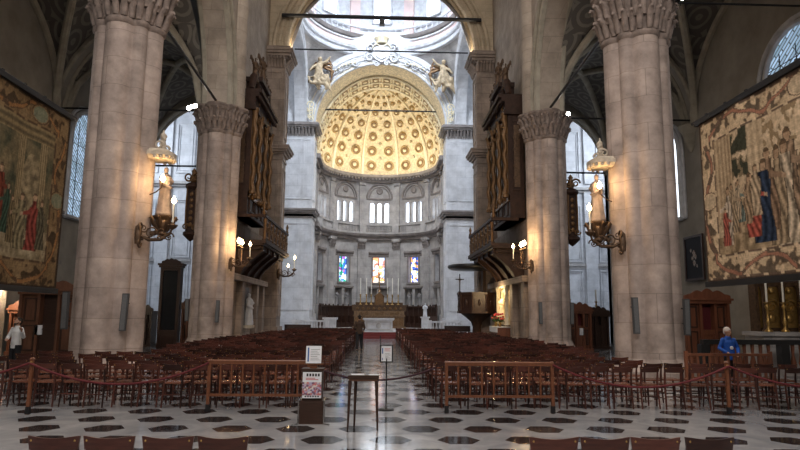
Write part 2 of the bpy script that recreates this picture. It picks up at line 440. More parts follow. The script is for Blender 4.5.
# ------------------------------------------------------------------ compound piers
def outline(n=120, rot=0):
    cs = []
    for k in range(4): cs.append((.57 * cos(k * PI / 2), .57 * sin(k * PI / 2), .38))
    for k in range(4): cs.append((.66 * cos(PI / 4 + k * PI / 2), .66 * sin(PI / 4 + k * PI / 2), .22))
    out = []
    for i in range(n):
        a = 2 * PI * i / n + .001; dx, dy = cos(a), sin(a); best = .55
        for cx, cy, r in cs:
            b = dx * cx + dy * cy; d = b * b - (cx * cx + cy * cy - r * r)
            if d > 0: best = max(best, b + sqrt(d))
        out.append((best * dx, best * dy))
    return out
OUT = outline()
def capital(mb, z0, z1, leaves=28, k=1.0):
    h = z1 - z0
    rings = [(1.0, z0 - .18), (1.07, z0 - .12), (1.07, z0 - .02), (1.0, z0), (1.0, z0 + h * .35), (1.08, z0 + h * .6), (1.2, z0 + h * .8), (1.24, z0 + h * .84)]
    n = len(OUT); vs = []; fs = []
    for sc, z in rings: vs += [(x * sc * k, y * sc * k, z) for x, y in OUT]
    for i in range(len(rings) - 1):
        for j in range(n): fs.append((i * n + j, i * n + (j + 1) % n, (i + 1) * n + (j + 1) % n, (i + 1) * n + j))
    mb.add(vs, fs)
    mb.prism(OUT, z1 - h * .16, z1 - h * .07, 1.26 * k, 1.32 * k); mb.prism(OUT, z1 - h * .07, z1, 1.34 * k, 1.34 * k)
    for tier, (zb, zt, off) in enumerate(((z0 + .02, z0 + h * .42, 0), (z0 + h * .3, z0 + h * .78, .5))):
        for i in range(leaves):
            a = (i + off) / leaves * n; x, y = OUT[int(a) % n]; r = sqrt(x * x + y * y) * k; dx, dy = x * k / r, y * k / r
            pts = []
            for t, o in ((0, .0), (.4, .05), (.75, .10), (.95, .19), (1.0, .26), (.9, .29)):
                rr = r * (1 + .06 * tier) + o; pts.append((dx * rr, dy * rr, zb + (zt - zb) * t))
            mb.tube(pts, [.085, .1, .09, .08, .055, .03], 6, up=(0, 0, 1))
def make_pier(x, y, capz0, capz1, label, s):
    t = thing('compound_pier', label, 'pillar', (x, y, 0), 0, 'compound nave piers')
    mb = MB()
    mb.prism(OUT, 0, .3, 1.28, 1.28); mb.prism(OUT, .3, .42, 1.2, 1.12); mb.prism(OUT, .42, .62, 1.12, 1.02)
    mb.build('base', M['pier'], t)
    mb = MB(); mb.prism(OUT, .6, capz0)
    mb.build('shaft', M['pier'], t, smooth=32)
    mb = MB(); capital(mb, capz0, capz1); mb.build('capital', M['cap'], t, smooth=60)
    # wall shaft rising above the capital to the nave vault
    mb = MB(); dx = -s
    pr = [(dx * .3, -.8), (dx * .62, -.8)] + [(dx * (.62 + .42 * cos(-PI / 2 + PI * k / 12)), .52 * sin(-PI / 2 + PI * k / 12)) for k in range(13)] + [(dx * .62, .8), (dx * .3, .8)]
    mb.prism(pr, capz1, 26.4); mb.build('upper_shaft', M['arch'], t, smooth=32)
    return t
make_pier(-7.25, 17, 9.75, 11.1, "massive pinkish stone pier carrying a statue bracket, beside the darker tapestry", -1)
make_pier(-7.45, 28, 9.95, 11.1, "second stone pier along the darker tapestry's side, just before the organ", -1)
make_pier(7.5, 17, 9.75, 11.1, "massive pinkish stone pier carrying a statue bracket, beside the pale tapestry", 1)
make_pier(7.8, 28, 9.95, 11.1, "second stone pier along the pale tapestry's side, just before the organ", 1)

# tie rods
def rod(p, q, r, label, nm='iron_tie_rod'):
    mb = MB(); mb.tube([p, q], r, 6); tag(mb.build(nm, M['iron']), label, 'tie rod', 'iron tie rods')
rod((-7.45, 27.0, 11.2), (-7.25, 18.0, 11.2), .06, "black iron rod between the two stone piers on the darker tapestry's side")
rod((7.8, 27.0, 11.2), (7.5, 18.0, 11.2), .06, "black iron rod between the two stone piers on the pale tapestry's side")
rod((-8.3, 28, 11.05), (-14.9, 28, 11.05), .045, "thin iron rod across the side aisle at second pier, darker tapestry's side")
rod((8.7, 28, 11.05), (14.9, 28, 11.05), .045, "thin iron rod across the side aisle at second pier, pale tapestry's side")
rod((-8.1, 39, 11.0), (-14.9, 39, 11.0), .06, "iron rod before the white transept wall on the darker tapestry's side")
rod((8.1, 39, 11.0), (14.9, 39, 11.0), .06, "iron rod before the white transept wall on the pale tapestry's side")
rod((8.4, 17, 11.05), (14.9, 17, 11.05), .035, "thin iron rod high across the side aisle above the pale tapestry")
rod((-8.2, 17, 11.05), (-14.9, 17, 11.05), .035, "thin iron rod high across the side aisle above the darker tapestry")

# ------------------------------------------------------------------ crossing: west arch and its dark piers
mb = MB(); arch_wall(mb, (-6.25, 39.4), (6.25, 39.4), 1.2, 18.9, 6.3, 26.6, 1.0, 36)
mb.b2(-7.6, -6.25, 38.8, 40, 18.9, 26.6); mb.b2(6.25, 7.6, 38.8, 40, 18.9, 26.6)
mb.build('wall_crossing_west', M['beige'], kind='structure')
mb = MB()
for off, g, r in ((.55, .08, .2), (.64, .5, .13), (.62, .85, .17), (0, -.06, .12), (-.55, .08, .2)): arch_ring(mb, (-6.25, 39.4), (6.25, 39.4), -off, 18.9, 6.3, 1.0, r, grow=g, n=40)
mb.build('trim_crossing_arch', M['beige'], smooth=40, kind='structure')
def cornice(mb, x0, x1, y0, y1, z0, steps):
    for (g, h) in steps:
        mb.b2(x0 - g, x1 + g, y0 - g, y1 + g, z0, z0 + h); z0 += h
CST = ((.06, .16), (.02, .22), (.14, .12), (.28, .14), (.40, .16), (.46, .1))
for s in (-1, 1):
    t = thing('crossing_pier', "tall dark stone pilaster under the great arch, " + SIDE[s], 'pillar', (0, 0, 0), 0, 'pilasters of the great arch')
    a, b = sorted((s * 6.25, s * 7.65))
    mb = MB(); mb.b2(a - .12, b + .12, 38.3, 40.2, 0, .9); mb.b2(a, b, 38.5, 40.0, .9, 18.0)
    n = Vector((0, -1, 0))
    for (z0, z1) in ((1.5, 10.9), (12.9, 17.3)): mb.frame((a + .18, 38.5, z0), (1, 0, 0), (0, 0, 1), n, b - a - .36, z1 - z0, .1, .05)
    for (z0, z1) in ((1.5, 10.9), (12.9, 17.3)): mb.frame((s * 6.25, 38.7, z0), (0, 1, 0), (0, 0, 1), Vector((-s, 0, 0)), 1.1, z1 - z0, .1, .05)
    mb.build('shaft', M['dark_stone'], t)
    mb = MB(); cornice(mb, a, b, 38.5, 40.0, 11.4, CST); mb.build('middle_cornice', M['dark_stone'], t)
    mb = MB(); cornice(mb, a, b, 38.5, 40.0, 17.75, ((.05, .12), (.0, .3), (.12, .12), (.3, .16), (.42, .16), (.5, .14), (.3, .2)))
    for i in range(7):
        x = a + (b - a) * (i + .5) / 7; mb.tube([(x, 38.5, 17.6), (x, 38.4, 17.95), (x, 38.15, 18.2), (x, 38.1, 18.05)], [.1, .11, .08, .04], 6, up=(1, 0, 0))
    for i in range(5):
        y = 38.7 + i * .3; mb.tube([(s * 6.25, y, 17.6), (s * 6.15, y, 17.95), (s * 5.9, y, 18.2)], [.1, .11, .06], 6, up=(0, 1, 0))
    mb.build('capital', M['dark_stone'], t, smooth=45)
rod((-6.6, 38.4, 21.15), (6.6, 38.4, 21.15), .14, "thick black iron tie beam across the great arch before the dome")
rod((-6.4, 43.2, 20.95), (6.4, 43.2, 20.95), .06, "thinner iron tie rod below the crest at the foot of the dome")
rod((-5.7, 53.3, 19.8), (5.7, 53.3, 19.8), .07, "dark tie rod across the golden apse vault")
mb = MB(); mb.b2(-.17, .17, 38.2, 38.55, 20.6, 20.98); mb.b2(-.13, .13, 38.17, 38.2, 20.64, 20.94); mb.b2(-.05, .05, 38.3, 38.4, 20.98, 21.1)
tag(mb.build('floodlight_box', M['black']), 'small black box hung under the thick iron tie beam', 'light fitting')

# ------------------------------------------------------------------ crossing: white marble east piers, apse arch, side arches
for s in (-1, 1):
    t = thing('marble_pier', "broad white marble pilaster framing the golden apse, " + SIDE[s], 'pillar', (0, 0, 0), 0, 'white pilasters of the apse arch')
    a, b = sorted((s * 5.65, s * 8.2))
    mb = MB(); mb.b2(a - .1, b + .1, 51.0, 53.5, 0, 1.4); mb.b2(a, b, 51.1, 53.4, 1.4, 17.8)
    for (x0, x1) in ((a + .2, a + .85), (a + 1.05, b - .2)) if s > 0 else ((a + .2, b - 1.05), (b - .85, b - .2)):
        for (z0, z1) in ((2.0, 9.2), (11.2, 16.4)): mb.frame((x0, 51.1, z0), (1, 0, 0), (0, 0, 1), Vector((0, -1, 0)), x1 - x0, z1 - z0, .08, .05)
    for (z0, z1) in ((2.0, 9.2), (11.2, 16.4)): mb.frame((s * 5.65, 51.4, z0), (0, 1, 0), (0, 0, 1), Vector((-s, 0, 0)), 1.6, z1 - z0, .09, .05)
    mb.build('shaft', M['marble'], t)
    mb = MB(); cornice(mb, a, b, 51.1, 53.4, 9.6, ((.05, .14), (.0, .2), (.12, .14), (.3, .16), (.4, .14))); mb.build('middle_cornice', M['apse_dark'], t)
    mb = MB(); cornice(mb, a, b, 51.1, 53.4, 16.9, ((.06, .12), (.0, .3), (.14, .12), (.32, .16), (.42, .14), (.3, .12)))
    for i in range(9):
        x = a + (b - a) * (i + .5) / 9; mb.tube([(x, 51.1, 16.7), (x, 51.0, 17.1), (x, 50.75, 17.35)], [.12, .12, .06], 6, up=(1, 0, 0))
    mb.build('capital', M['apse_dark'], t, smooth=45)
    nm = {-1: 'left', 1: 'right'}[s]
    mb = MB(); arch_wall(mb, (s * 6.9, 40.1), (s * 6.9, 51.2), 1.0, 17.8, 5.6, 26.4, 1.0, 32)
    mb.build('wall_crossing_' + nm, M['marble'], kind='structure')
    mb = MB()
    for g, r in ((.08, .16), (.45, .1), (.8, .16)): arch_ring(mb, (s * 6.9, 40.1), (s * 6.9, 51.2), s * .5, 17.8, 5.6, 1.0, r, grow=g)
    mb.build('trim_crossing_side_' + nm, M['white'], smooth=40, kind='structure')
mb = MB(); arch_wall(mb, (-5.65, 52.4), (5.65, 52.4), 1.9, 17.8, 5.6, 26.4, 1.0, 40)
mb.b2(-8.2, -5.65, 51.45, 53.35, 17.8, 26.4); mb.b2(5.65, 8.2, 51.45, 53.35, 17.8, 26.4)
mb.build('wall_crossing_east', M['white'], kind='structure')
mb = MB()
for g, r in ((.06, .12), (.3, .08), (.55, .15), (.85, .08), (1.05, .14)): arch_ring(mb, (-5.65, 52.4), (5.65, 52.4), -.95, 17.8, 5.6, 1.0, r, grow=g, n=44)
mb.build('trim_apse_arch', M['white'], smooth=40, kind='structure')
mb = MB()
for g in (.18, .7): arch_ring(mb, (-5.65, 52.4), (5.65, 52.4), -.97, 17.8, 5.6, 1.0, .045, grow=g, n=44)
mb.build('trim_apse_arch_gilding', M['gold_light'], smooth=40, kind='structure')

# pendentives, ring, drum and dome
CY = 45.7
mb = MB(); A = 6.45
for q in range(4):
    N = 16; K = 8; vs = []; fs = []
    for i in range(N + 1):
        ph = q * PI / 2 + PI / 2 * i / N
        rmax = A / max(abs(cos(ph)), abs(sin(ph)))
        for k in range(K + 1):
            rho = A + (rmax - A) * k / K
            vs.append((rho * cos(ph), CY + rho * sin(ph), 17.85 + sqrt(max(0, 2 * A * A - rho * rho))))
    for i in range(N):
        for k in range(K): fs.append((i * (K + 1) + k, (i + 1) * (K + 1) + k, (i + 1) * (K + 1) + k + 1, i * (K + 1) + k + 1))
    mb.add(vs, fs)
mb.build('ceiling_pendentives', M['apse'], smooth=40, kind='structure')
def ring(name, prof, m, n=64):
    mb = MB(); mb.lathe(prof, (0, CY, 0), n)
    mb.f = [f for f in mb.f if len(f) == 4]
    return mb.build(name, m, smooth=35, kind='structure')
ring('trim_dome_ring', [(6.5, 24.25), (6.25, 24.3), (6.2, 24.45), (6.32, 24.5), (6.32, 24.75), (6.12, 24.8), (6.05, 24.97)], M['white'])
ring('trim_dome_groove', [(6.05, 24.97), (6.2, 25.0), (6.2, 25.08), (6.3, 25.1)], M['apse_dark'])
ring('trim_dome_frieze', [(6.32, 25.03), (6.36, 25.6)], M['pink'])
ring('trim_dome_band', [(6.36, 25.58), (6.2, 25.62), (6.2, 25.75), (6.34, 25.8)], M['white'])
ring('trim_dome_cornice', [(6.36, 25.8), (6.1, 25.86), (6.0, 26.0), (5.95, 26.12), (6.4, 26.2)], M['apse_dark'])
ring('wall_drum', [(6.4, 26.15), (6.45, 32.4), (6.2, 32.5), (6.1, 32.8), (6.5, 32.9)], M['white'])
ring('ceiling_dome', [(6.4, 32.9)] + [(6.4 * cos(rad(a)), 32.9 + 6.0 * sin(rad(a))) for a in range(6, 84, 6)] + [(.75, 38.9)], M['white'])
mb = MB()
for k in range(64):
    a = 2 * PI * k / 64
    mb.lathe([(.05, 0), (.09, .12), (.05, .3), (.045, .5), (.08, .58)], (6.12 * cos(a), CY + 6.12 * sin(a), 26.2), 6)
for z in (26.78, 26.85): mb.tube([(6.12 * cos(2 * PI * k / 64), CY + 6.12 * sin(2 * PI * k / 64), z) for k in range(65)], .07, 6)
mb.build('trim_drum_balustrade', M['white'], smooth=40, kind='structure')
for k in range(8):
    a = PI / 2 + 2 * PI * k / 8; c, sn = cos(a), sin(a)
    o = Vector((6.4 * c, CY + 6.4 * sn, 27.4)); u = Vector((-sn, c, 0)); n = Vector((-c, -sn, 0))
    win = [(-.8, 0), (.8, 0), (.8, 3.1)] + [(.8 * cos(PI * j / 10), 3.1 + .8 * sin(PI * j / 10)) for j in range(1, 10)] + [(-.8, 3.1)]
    mb = MB(); mb.slab(win, o + n * .02, u, (0, 0, 1), n * .05); w = mb.build('window_%d' % (20 + k), M['drumglass'], kind='structure')
    mb = MB()
    mb.tube([o + u * x + Vector((0, 0, z)) + n * .1 for x, z in win + [win[0]]], .13, 6)
    mb.slab([(-1.2, 4.1), (1.2, 4.1), (0, 4.8)], o, u, (0, 0, 1), n * .25)
    mb.build('window_frame', M['white'], w, smooth=40)
    a2 = a + PI / 8
    mb = MB(); mb.box((6.3 * cos(a2), CY + 6.3 * sin(a2), 29.3), (.3, .9, 6.2), a2); mb.build('trim_drum_pilaster_%d' % k, M['pink'], kind='structure')
# nave ceiling and west front
mb = MB(); mb.b2(-8, 8, -8.4, 39.9, 26.5, 26.8); mb.build('ceiling', M['plaster'], kind='structure')
mb = MB(); mb.b2(-15.4, 15.4, -8.9, -8.4, 0, 27); mb.build('wall_west', M['arch'], kind='structure')
mb = MB(); mb.lathe([(2.6, 0), (2.6, .06)], (0, 0, 0), 32); w = mb.build('window_30', M['daylight'], kind='structure'); w.rotation_euler = (-PI / 2, 0, 0); w.location = (0, -8.38, 17)

# ------------------------------------------------------------------ transepts
for s in (-1, 1):
    nm = {-1: 'left', 1: 'right'}[s]
    x0, x1 = sorted((s * 8.2, s * 22.5))
    mb = MB(); mb.b2(x0, x1, 52.6, 53.2, 0, 26.4)
    for x in [s * v for v in (9.2, 12.2, 15.3, 18.4, 21.5)]:
        mb.b2(x - .5, x + .5, 52.35, 52.7, 0, 12.4); mb.b2(x - .4, x + .4, 52.4, 52.7, 13.2, 22)
    for i in range(4):
        xa, xb = sorted((s * (9.9 + 3.08 * i), s * (11.5 + 3.08 * i)))
        for (z0, z1) in ((1.4, 5.6), (6.3, 11.3), (13.6, 18.0)):
            mb.frame((xa, 52.6, z0), (1, 0, 0), (0, 0, 1), Vector((0, -1, 0)), xb - xa, z1 - z0, .1, .1)
            mb.frame((xa + .22, 52.6, z0 + .22), (1, 0, 0), (0, 0, 1), Vector((0, -1, 0)), xb - xa - .44, z1 - z0 - .44, .05, .06)
    mb.build('wall_transept_east_' + nm, M['marble'], kind='structure')
    mb = MB()
    for z, pr in ((5.75, .16), (12.4, .45), (19.5, .4)):
        mb.b2(x0, x1, 52.6 - pr * .5, 52.7, z, z + .2); mb.b2(x0, x1, 52.6 - pr, 52.7, z + .2, z + .42)
    mb.build('trim_transept_' + nm, M['apse'], kind='structure')
    mb = MB(); xe = s * 22.5; a, b = sorted((xe, xe + s * .5)); mb.b2(a, b, 39.5, 53.2, 0, 26.4); mb.build('wall_transept_end_' + nm, M['marble'], kind='structure')
    mb = MB(); a, b = sorted((s * 14.9, s * 22.5)); mb.b2(a, b, 39.0, 39.5, 0, 26.4)
    a, b = sorted((s * 8.0, s * 14.9)); mb.b2(a, b, 39.0, 39.5, 17.5, 26.4); mb.build('wall_transept_west_' + nm, M['marble'], kind='structure')
    mb = MB(); a, b = sorted((s * 7.4, s * 22.8)); mb.b2(a, b, 39, 53.2, 26.4, 26.7); mb.build('ceiling_transept_' + nm, M['white'], kind='structure')
    for k, y in enumerate((43.2, 48.8)):
        win = [(-1, 0), (1, 0), (1, 5)] + [(cos(PI * j / 10), 5 + sin(PI * j / 10)) for j in range(1, 10)] + [(-1, 5)]
        mb = MB(); mb.slab(win, (s * 22.45, y, 12.5), (0, 1, 0), (0, 0, 1), (-s * .06, 0, 0)); w = mb.build('window_%d' % (31 + k + (2 if s > 0 else 0)), M['daylight'], kind='structure')
        mb = MB(); mb.tube([(s * 22.36, y + q, 12.5 + z) for q, z in win + [win[0]]], .15, 6); mb.build('window_frame', M['marble'], w, smooth=40)

# ------------------------------------------------------------------ apse
AY = 56.2; AR = 5.9
def ap(th, r, z): return (r * sin(th), AY + r * cos(th), z)
def curved(mb, r, r2, z0, z1, ops=(), step=4.0, t0=-95, t1=95):
    tb = set(); zb = {z0, z1}
    x = t0
    while x < t1 - .01: tb.add(round(x, 3)); x += step
    tb.add(t1)
    for o in ops: tb |= {o[0], o[1]}; zb |= {o[2], o[3]}
    tb = sorted(tb); zb = sorted(zb)
    for a, b in zip(tb[:-1], tb[1:]):
        if b - a < 1e-4: continue
        for c, d in zip(zb[:-1], zb[1:]):
            m, zz = (a + b) / 2, (c + d) / 2
            if any(o[0] < m < o[1] and o[2] < zz < o[3] for o in ops): continue
            mb.quad(ap(rad(a), r, c), ap(rad(b), r, c), ap(rad(b), r, d), ap(rad(a), r, d))
    for o in ops:
        a, b, c, d = rad(o[0]), rad(o[1]), o[2], o[3]
        mb.quad(ap(a, r, c), ap(a, r2, c), ap(a, r2, d), ap(a, r, d)); mb.quad(ap(b, r, c), ap(b, r2, c), ap(b, r2, d), ap(b, r, d))
        mb.quad(ap(a, r, c), ap(b, r, c), ap(b, r2, c), ap(a, r2, c)); mb.quad(ap(a, r, d), ap(b, r, d), ap(b, r2, d), ap(a, r2, d))
        if len(o) > 4: mb.quad(ap(a, r2, c), ap(b, r2, c), ap(b, r2, d), ap(a, r2, d))
def band(mb, prof, t0=-95, t1=95, n=48):
    vs = []; fs = []; m = len(prof)
    for k in range(n + 1):
        th = rad(t0 + (t1 - t0) * k / n)
        for r, z in prof: vs.append(ap(th, r, z))
    for k in range(n):
        for j in range(m): fs.append((k * m + j, (k + 1) * m + j, (k + 1) * m + (j + 1) % m, k * m + (j + 1) % m))
    mb.add(vs, fs)
    for k in (0, n): mb.add([vs[k * m + j] for j in range(m)], [tuple(range(m))])
BAYS = (-72, -36, 0, 36, 72)
trip = []
for b in BAYS:
    for d in (-7.3, 0, 7.3): trip.append((b + d - 2.6, b + d + 2.6, 10.9, 13.0))
low = [(b - 5.6, b + 5.6, 4.85, 7.35) for b in BAYS] + [(b + d - 4.2, b + d + 4.2, 2.55, 4.2, 1) for b in BAYS for d in (-5.6, 5.6)]
mb = MB(); curved(mb, AR, AR + .7, 0, 16.0, trip + low)
for s in (-1, 1): mb.b2(s * 5.9 - .1, s * 5.9 + .1, 53.3, 56.3, 0, 16)
mb.build('wall_apse', M['apse'], smooth=20, kind='structure')
mb = MB(); curved(mb, AR + .9, AR + 1.2, 0, 16.0)
mb.build('wall_apse_back', M['apse'], kind='structure')
wn = 1
for i, b in enumerate(BAYS):
    for d in (-7.3, 0, 7.3):
        mb = MB(); a0, a1 = rad(b + d - 2.7), rad(b + d + 2.7); mb.quad(ap(a0, AR + .45, 10.85), ap(a1, AR + .45, 10.85), ap(a1, AR + .45, 13.05), ap(a0, AR + .45, 13.05))
        w = mb.build('window_%d' % wn, M['daylight'], kind='structure'); wn += 1
        # round head
        mb = MB(); o = Vector(ap(rad(b + d), AR - .02, 12.7)); u = Vector((cos(rad(b + d)), -sin(rad(b + d)), 0)); n = Vector((-sin(rad(b + d)), -cos(rad(b + d)), 0))
        hw = .275
        sp = [(-hw, 0), (-hw, .34), (hw, .34), (hw, 0)] + [(hw * cos(PI * j / 10), hw * sin(PI * j / 10)) for j in range(1, 10)]
        mb.slab(sp, o, u, (0, 0, 1), n * -.3)
        mb.tube([o + u * x + Vector((0, 0, z)) + n * .03 for x, z in [(-hw, -1.8)] + [(-hw * cos(PI * j / 10), hw * sin(PI * j / 10)) for j in range(11)] + [(hw, -1.8)]], .06, 6)
        mb.build('window_frame', M['apse'], w, smooth=40)
PAL = [[(0, (.25, .35, .5)), (.5, (.5, .6, .7))], [(0, (.02, .35, .22)), (.25, (.05, .15, .55)), (.45, (.55, .75, .9)), (.7, (.9, .95, 1)), (.85, (.4, .1, .5))],
       [(0, (.9, .85, .7)), (.3, (.75, .3, .12)), (.5, (.95, .9, .85)), (.7, (.55, .2, .15)), (.85, (.4, .5, .7))],
       [(0, (.06, .12, .5)), (.25, (.95, .75, .35)), (.5, (.9, .92, 1)), (.75, (.8, .35, .12)), (.9, (.1, .3, .7))], [(0, (.25, .35, .5)), (.5, (.5, .55, .6))]]
for i, b in enumerate(BAYS):
    mb = MB(); a0, a1 = rad(b - 5.7), rad(b + 5.7); mb.quad(ap(a0, AR + .5, 4.8), ap(a1, AR + .5, 4.8), ap(a1, AR + .5, 7.4), ap(a0, AR + .5, 7.4))
    w = mb.build('window_%d' % wn, stained('stained_glass_%d' % i, PAL[i], (.35, 1.4, 1.8, 1.4, .35)[i]), kind='structure'); wn += 1
    mb = MB()
    for a in (-5.6, 0, 5.6): mb.tube([ap(rad(b + a), AR + .44, 4.85), ap(rad(b + a), AR + .44, 7.35)], .035, 6)
    for z in (5.5, 6.1, 6.7): mb.tube([ap(rad(b - 5.6), AR + .44, z), ap(rad(b), AR + .44, z), ap(rad(b + 5.6), AR + .44, z)], .025, 6)
    mb.build('window_frame', M['iron'], w)
mb = MB()
for b in BAYS:
    band(mb, [(AR, 4.6), (AR - .12, 4.65), (AR - .12, 4.8), (AR, 4.82)], b - 7.5, b + 7.5, 6)
    band(mb, [(AR, 7.4), (AR - .1, 7.45), (AR - .1, 7.6), (AR - .28, 7.75), (AR - .28, 7.9), (AR, 7.95)], b - 10, b + 10, 8)
    for a in (-6.4, 6.4): band(mb, [(AR, 4.7), (AR - .08, 4.7), (AR - .08, 7.5), (AR, 7.5)], b + a - .8, b + a + .8, 2)
    band(mb, [(AR, 4.3), (AR - .1, 4.3), (AR - .1, 4.42), (AR, 4.42)], b - 11, b + 11, 6)
    band(mb, [(AR, 13.25), (AR - .1, 13.25), (AR - .12, 13.4), (AR, 13.4)], b - 13, b + 13, 8)
    o = Vector(ap(rad(b), AR - .04, 13.4)); u = Vector((cos(rad(b)), -sin(rad(b)), 0)); n = Vector((-sin(rad(b)), -cos(rad(b)), 0))
    for rr, r0 in ((1.3, .1), (1.05, .06)):
        pts = []
        for j in range(17):
            a = PI * j / 16; th = rad(b) + rr * cos(a) / AR; pts.append(ap(th, AR - .05, 13.4 + rr * 1.15 * sin(a)))
        mb.tube(pts, r0, 6)
    mb.lathe([(.26, -.04), (.34, .0), (.26, .05), (.2, .03), (.001, .04)], (0, 0, 0), 14)
    nv = 14 * 5
    for q in range(len(mb.v) - nv, len(mb.v)):
        x, y, z = mb.v[q]; p = o + u * x + Vector((0, 0, y + .75)) + n * (z + .06); mb.v[q] = tuple(p)
mb.build('trim_apse_mouldings', M['apse_dark'], smooth=40, kind='structure')
mb = MB(); mc = MB()
for b in (-90, -54, -18, 18, 54, 90):
    for d in ((0,) if abs(b) > 80 else (-2.6, 2.6)):
        pass
    band(mb, [(AR, .0), (AR - .35, .0), (AR - .35, 1.6), (AR - .22, 1.7), (AR - .22, 8.2), (AR, 8.2)], b - 3.6, b + 3.6, 4)
    band(mb, [(AR, 10.6), (AR - .2, 10.6), (AR - .2, 14.6), (AR, 14.6)], b - 2.6, b + 2.6, 4)
    band(mb, [(AR, 8.9), (AR - .5, 8.9), (AR - .55, 9.15), (AR, 9.15)], b - 4.6, b + 4.6, 4)
    band(mb, [(AR, 14.6), (AR - .3, 14.7), (AR - .34, 14.95), (AR, 14.95)], b - 3.3, b + 3.3, 4)
    for i in range(5):
        th = rad(b - 3.2 + 1.6 * i)
        for z0, z1, o in ((8.15, 8.55, .0), (8.4, 8.85, .05)):
            mc.tube([ap(th, AR - .24, z0), ap(th, AR - .28 - o, (z0 + z1) / 2), ap(th, AR - .46 - o, z1)], [.09, .1, .06], 5)
mb.build('trim_apse_pilasters', M['apse'], smooth=40, kind='structure'); mc.build('trim_apse_capitals', M['apse_dark'], smooth=40, kind='structure')
mb = MB()
band(mb, [(AR, 9.1), (AR - .3, 9.1), (AR - .35, 9.3), (AR - .6, 9.45), (AR - .68, 9.62), (AR, 9.65)])
band(mb, [(AR, 15.0), (AR - .25, 15.0), (AR - .3, 15.3), (AR - .55, 15.5), (AR - .62, 15.75), (AR, 15.8)])
for s in (-1, 1):
    for z0, z1, g in ((9.1, 9.3, .3), (9.3, 9.65, .6), (15.0, 15.4, .3), (15.4, 15.8, .6)): a, b = sorted((s * 5.9, s * (5.9 - g))); mb.b2(a, b, 53.4, 56.4, z0, z1)
for k in range(47):
    th = rad(-90 + 180 * k / 46); c = ap(th, AR - .42, 15.33); mb.box(c, (.16, .3, .2), -th)
mb.build('trim_apse_cornices', M['apse_dark'], smooth=30, kind='structure')
# gallery balustrade
mb = MB()
band(mb, [(AR - .3, 9.65), (AR - .62, 9.65), (AR - .62, 9.85), (AR - .3, 9.85)]); band(mb, [(AR - .3, 10.5), (AR - .62, 10.5), (AR - .62, 10.65), (AR - .3, 10.65)])
for k in range(101):
    th = rad(-90 + 180 * k / 100)
    if min(abs(math.degrees(th) - b) for b in (-90, -54, -18, 18, 54, 90)) < 4: continue
    mb.lathe([(.05, 0), (.085, .15), (.05, .4), (.06, .65)], ap(th, AR - .46, 9.85), 6)
for b in (-90, -54, -18, 18, 54, 90): band(mb, [(AR - .25, 9.65), (AR - .68, 9.65), (AR - .68, 10.7), (AR - .25, 10.7)], b - 3.8, b + 3.8, 4)
tag(mb.build('gallery_balustrade', M['apse'], smooth=40), 'grey marble balustrade curving round the apse under its arched gallery windows', 'balustrade')

# golden vault: barrel + semi-dome
ZD = 15.8; HD = 7.3
def dome(az, el, k=1.0): return (AR * k * cos(el) * sin(az), AY + AR * k * cos(el) * cos(az), ZD + HD * k * sin(el))
mb = MB(); N = 48; K = 20; vs = []; fs = []
for i in range(N + 1):
    az = -PI / 2 + PI * i / N
    for k in range(K + 1): vs.append(dome(az, PI / 2 * k / K))
for i in range(N):
    for k in range(K): fs.append((i * (K + 1) + k, (i + 1) * (K + 1) + k, (i + 1) * (K + 1) + k + 1, i * (K + 1) + k + 1))
mb.add(vs, fs)
vs = []; fs = []
for i in range(N + 1):
    a = PI * i / N
    for y in (51.5, 53.4, 56.2): vs.append((AR * cos(a), y, ZD + HD * sin(a)) if y > 52 else (5.63 * cos(a), y, 17.8 + 5.58 * sin(a)))
for i in range(N):
    for j in (0, 1): fs.append((3 * i + j, 3 * i + j + 1, 3 * i + j + 4, 3 * i + j + 3))
mb.add(vs, fs)
sd = mb.build('ceiling_apse', M['gold_base'], smooth=40, kind='structure')
mb = MB(); me = MB(); mp = MB(); md = MB()
for az in (-90, -54, -18, 18, 54, 90):
    mb.tube([dome(rad(az), rad(e), .985) for e in range(0, 88, 4)], [.17 - .0012 * e for e in range(0, 88, 4)], 6)
mb.tube([(AR * .985 * cos(PI * i / 40), 56.1, ZD + HD * .985 * sin(PI * i / 40)) for i in range(41)], .16, 6)
mb.tube([(AR * .985 * cos(PI * i / 40), 53.4, ZD + HD * .985 * sin(PI * i / 40)) for i in range(41)], .1, 6)
mb.tube([(AR * .985 * cos(PI * i / 40), 54.8, ZD + HD * .985 * sin(PI * i / 40)) for i in range(41)], .09, 6)
def disc(mbx, c, n, r, prof, seg=14):
    c = Vector(c); n = Vector(n).normalized(); u = n.orthogonal().normalized(); v = n.cross(u)
    b = MB(); b.lathe([(pr * r, pz) for pr, pz in prof], (0, 0, 0), seg)
    mbx.add([c + u * p[0] + v * p[1] + n * p[2] for p in b.v], b.f)
for g in BAYS:
    for d in (-9, 9):
        for el, r in ((8, .47), (20, .45), (32, .40), (43, .34), (54, .27), (64, .2), (73, .13)):
            p = Vector(dome(rad(g + d), rad(el), .985)); nn = Vector((0, AY, ZD)) + Vector((0, 0, 1)) - p
            disc(md, p, nn, r * 1.08, [(1.0, -.1), (1.02, .05), (.9, .1), (.82, .05), (.8, -.1)])
            disc(me, p, nn, r, [(.8, -.12), (.8, .0), (.3, .02), (.25, -.1)])
            disc(mp, p, nn, r, [(.42, -.1), (.42, .05), (.2, .16), (.001, .18)])
        for el in (14, 26, 37.5, 48.5, 59):
            p = Vector(dome(rad(g), rad(el), .985)); nn = Vector((0, AY, ZD)) - p
            disc(mp, p, nn, .13 * cos(rad(el)) + .05, [(1, -.1), (.9, .05), (.3, .1), (.001, .12)], 8)
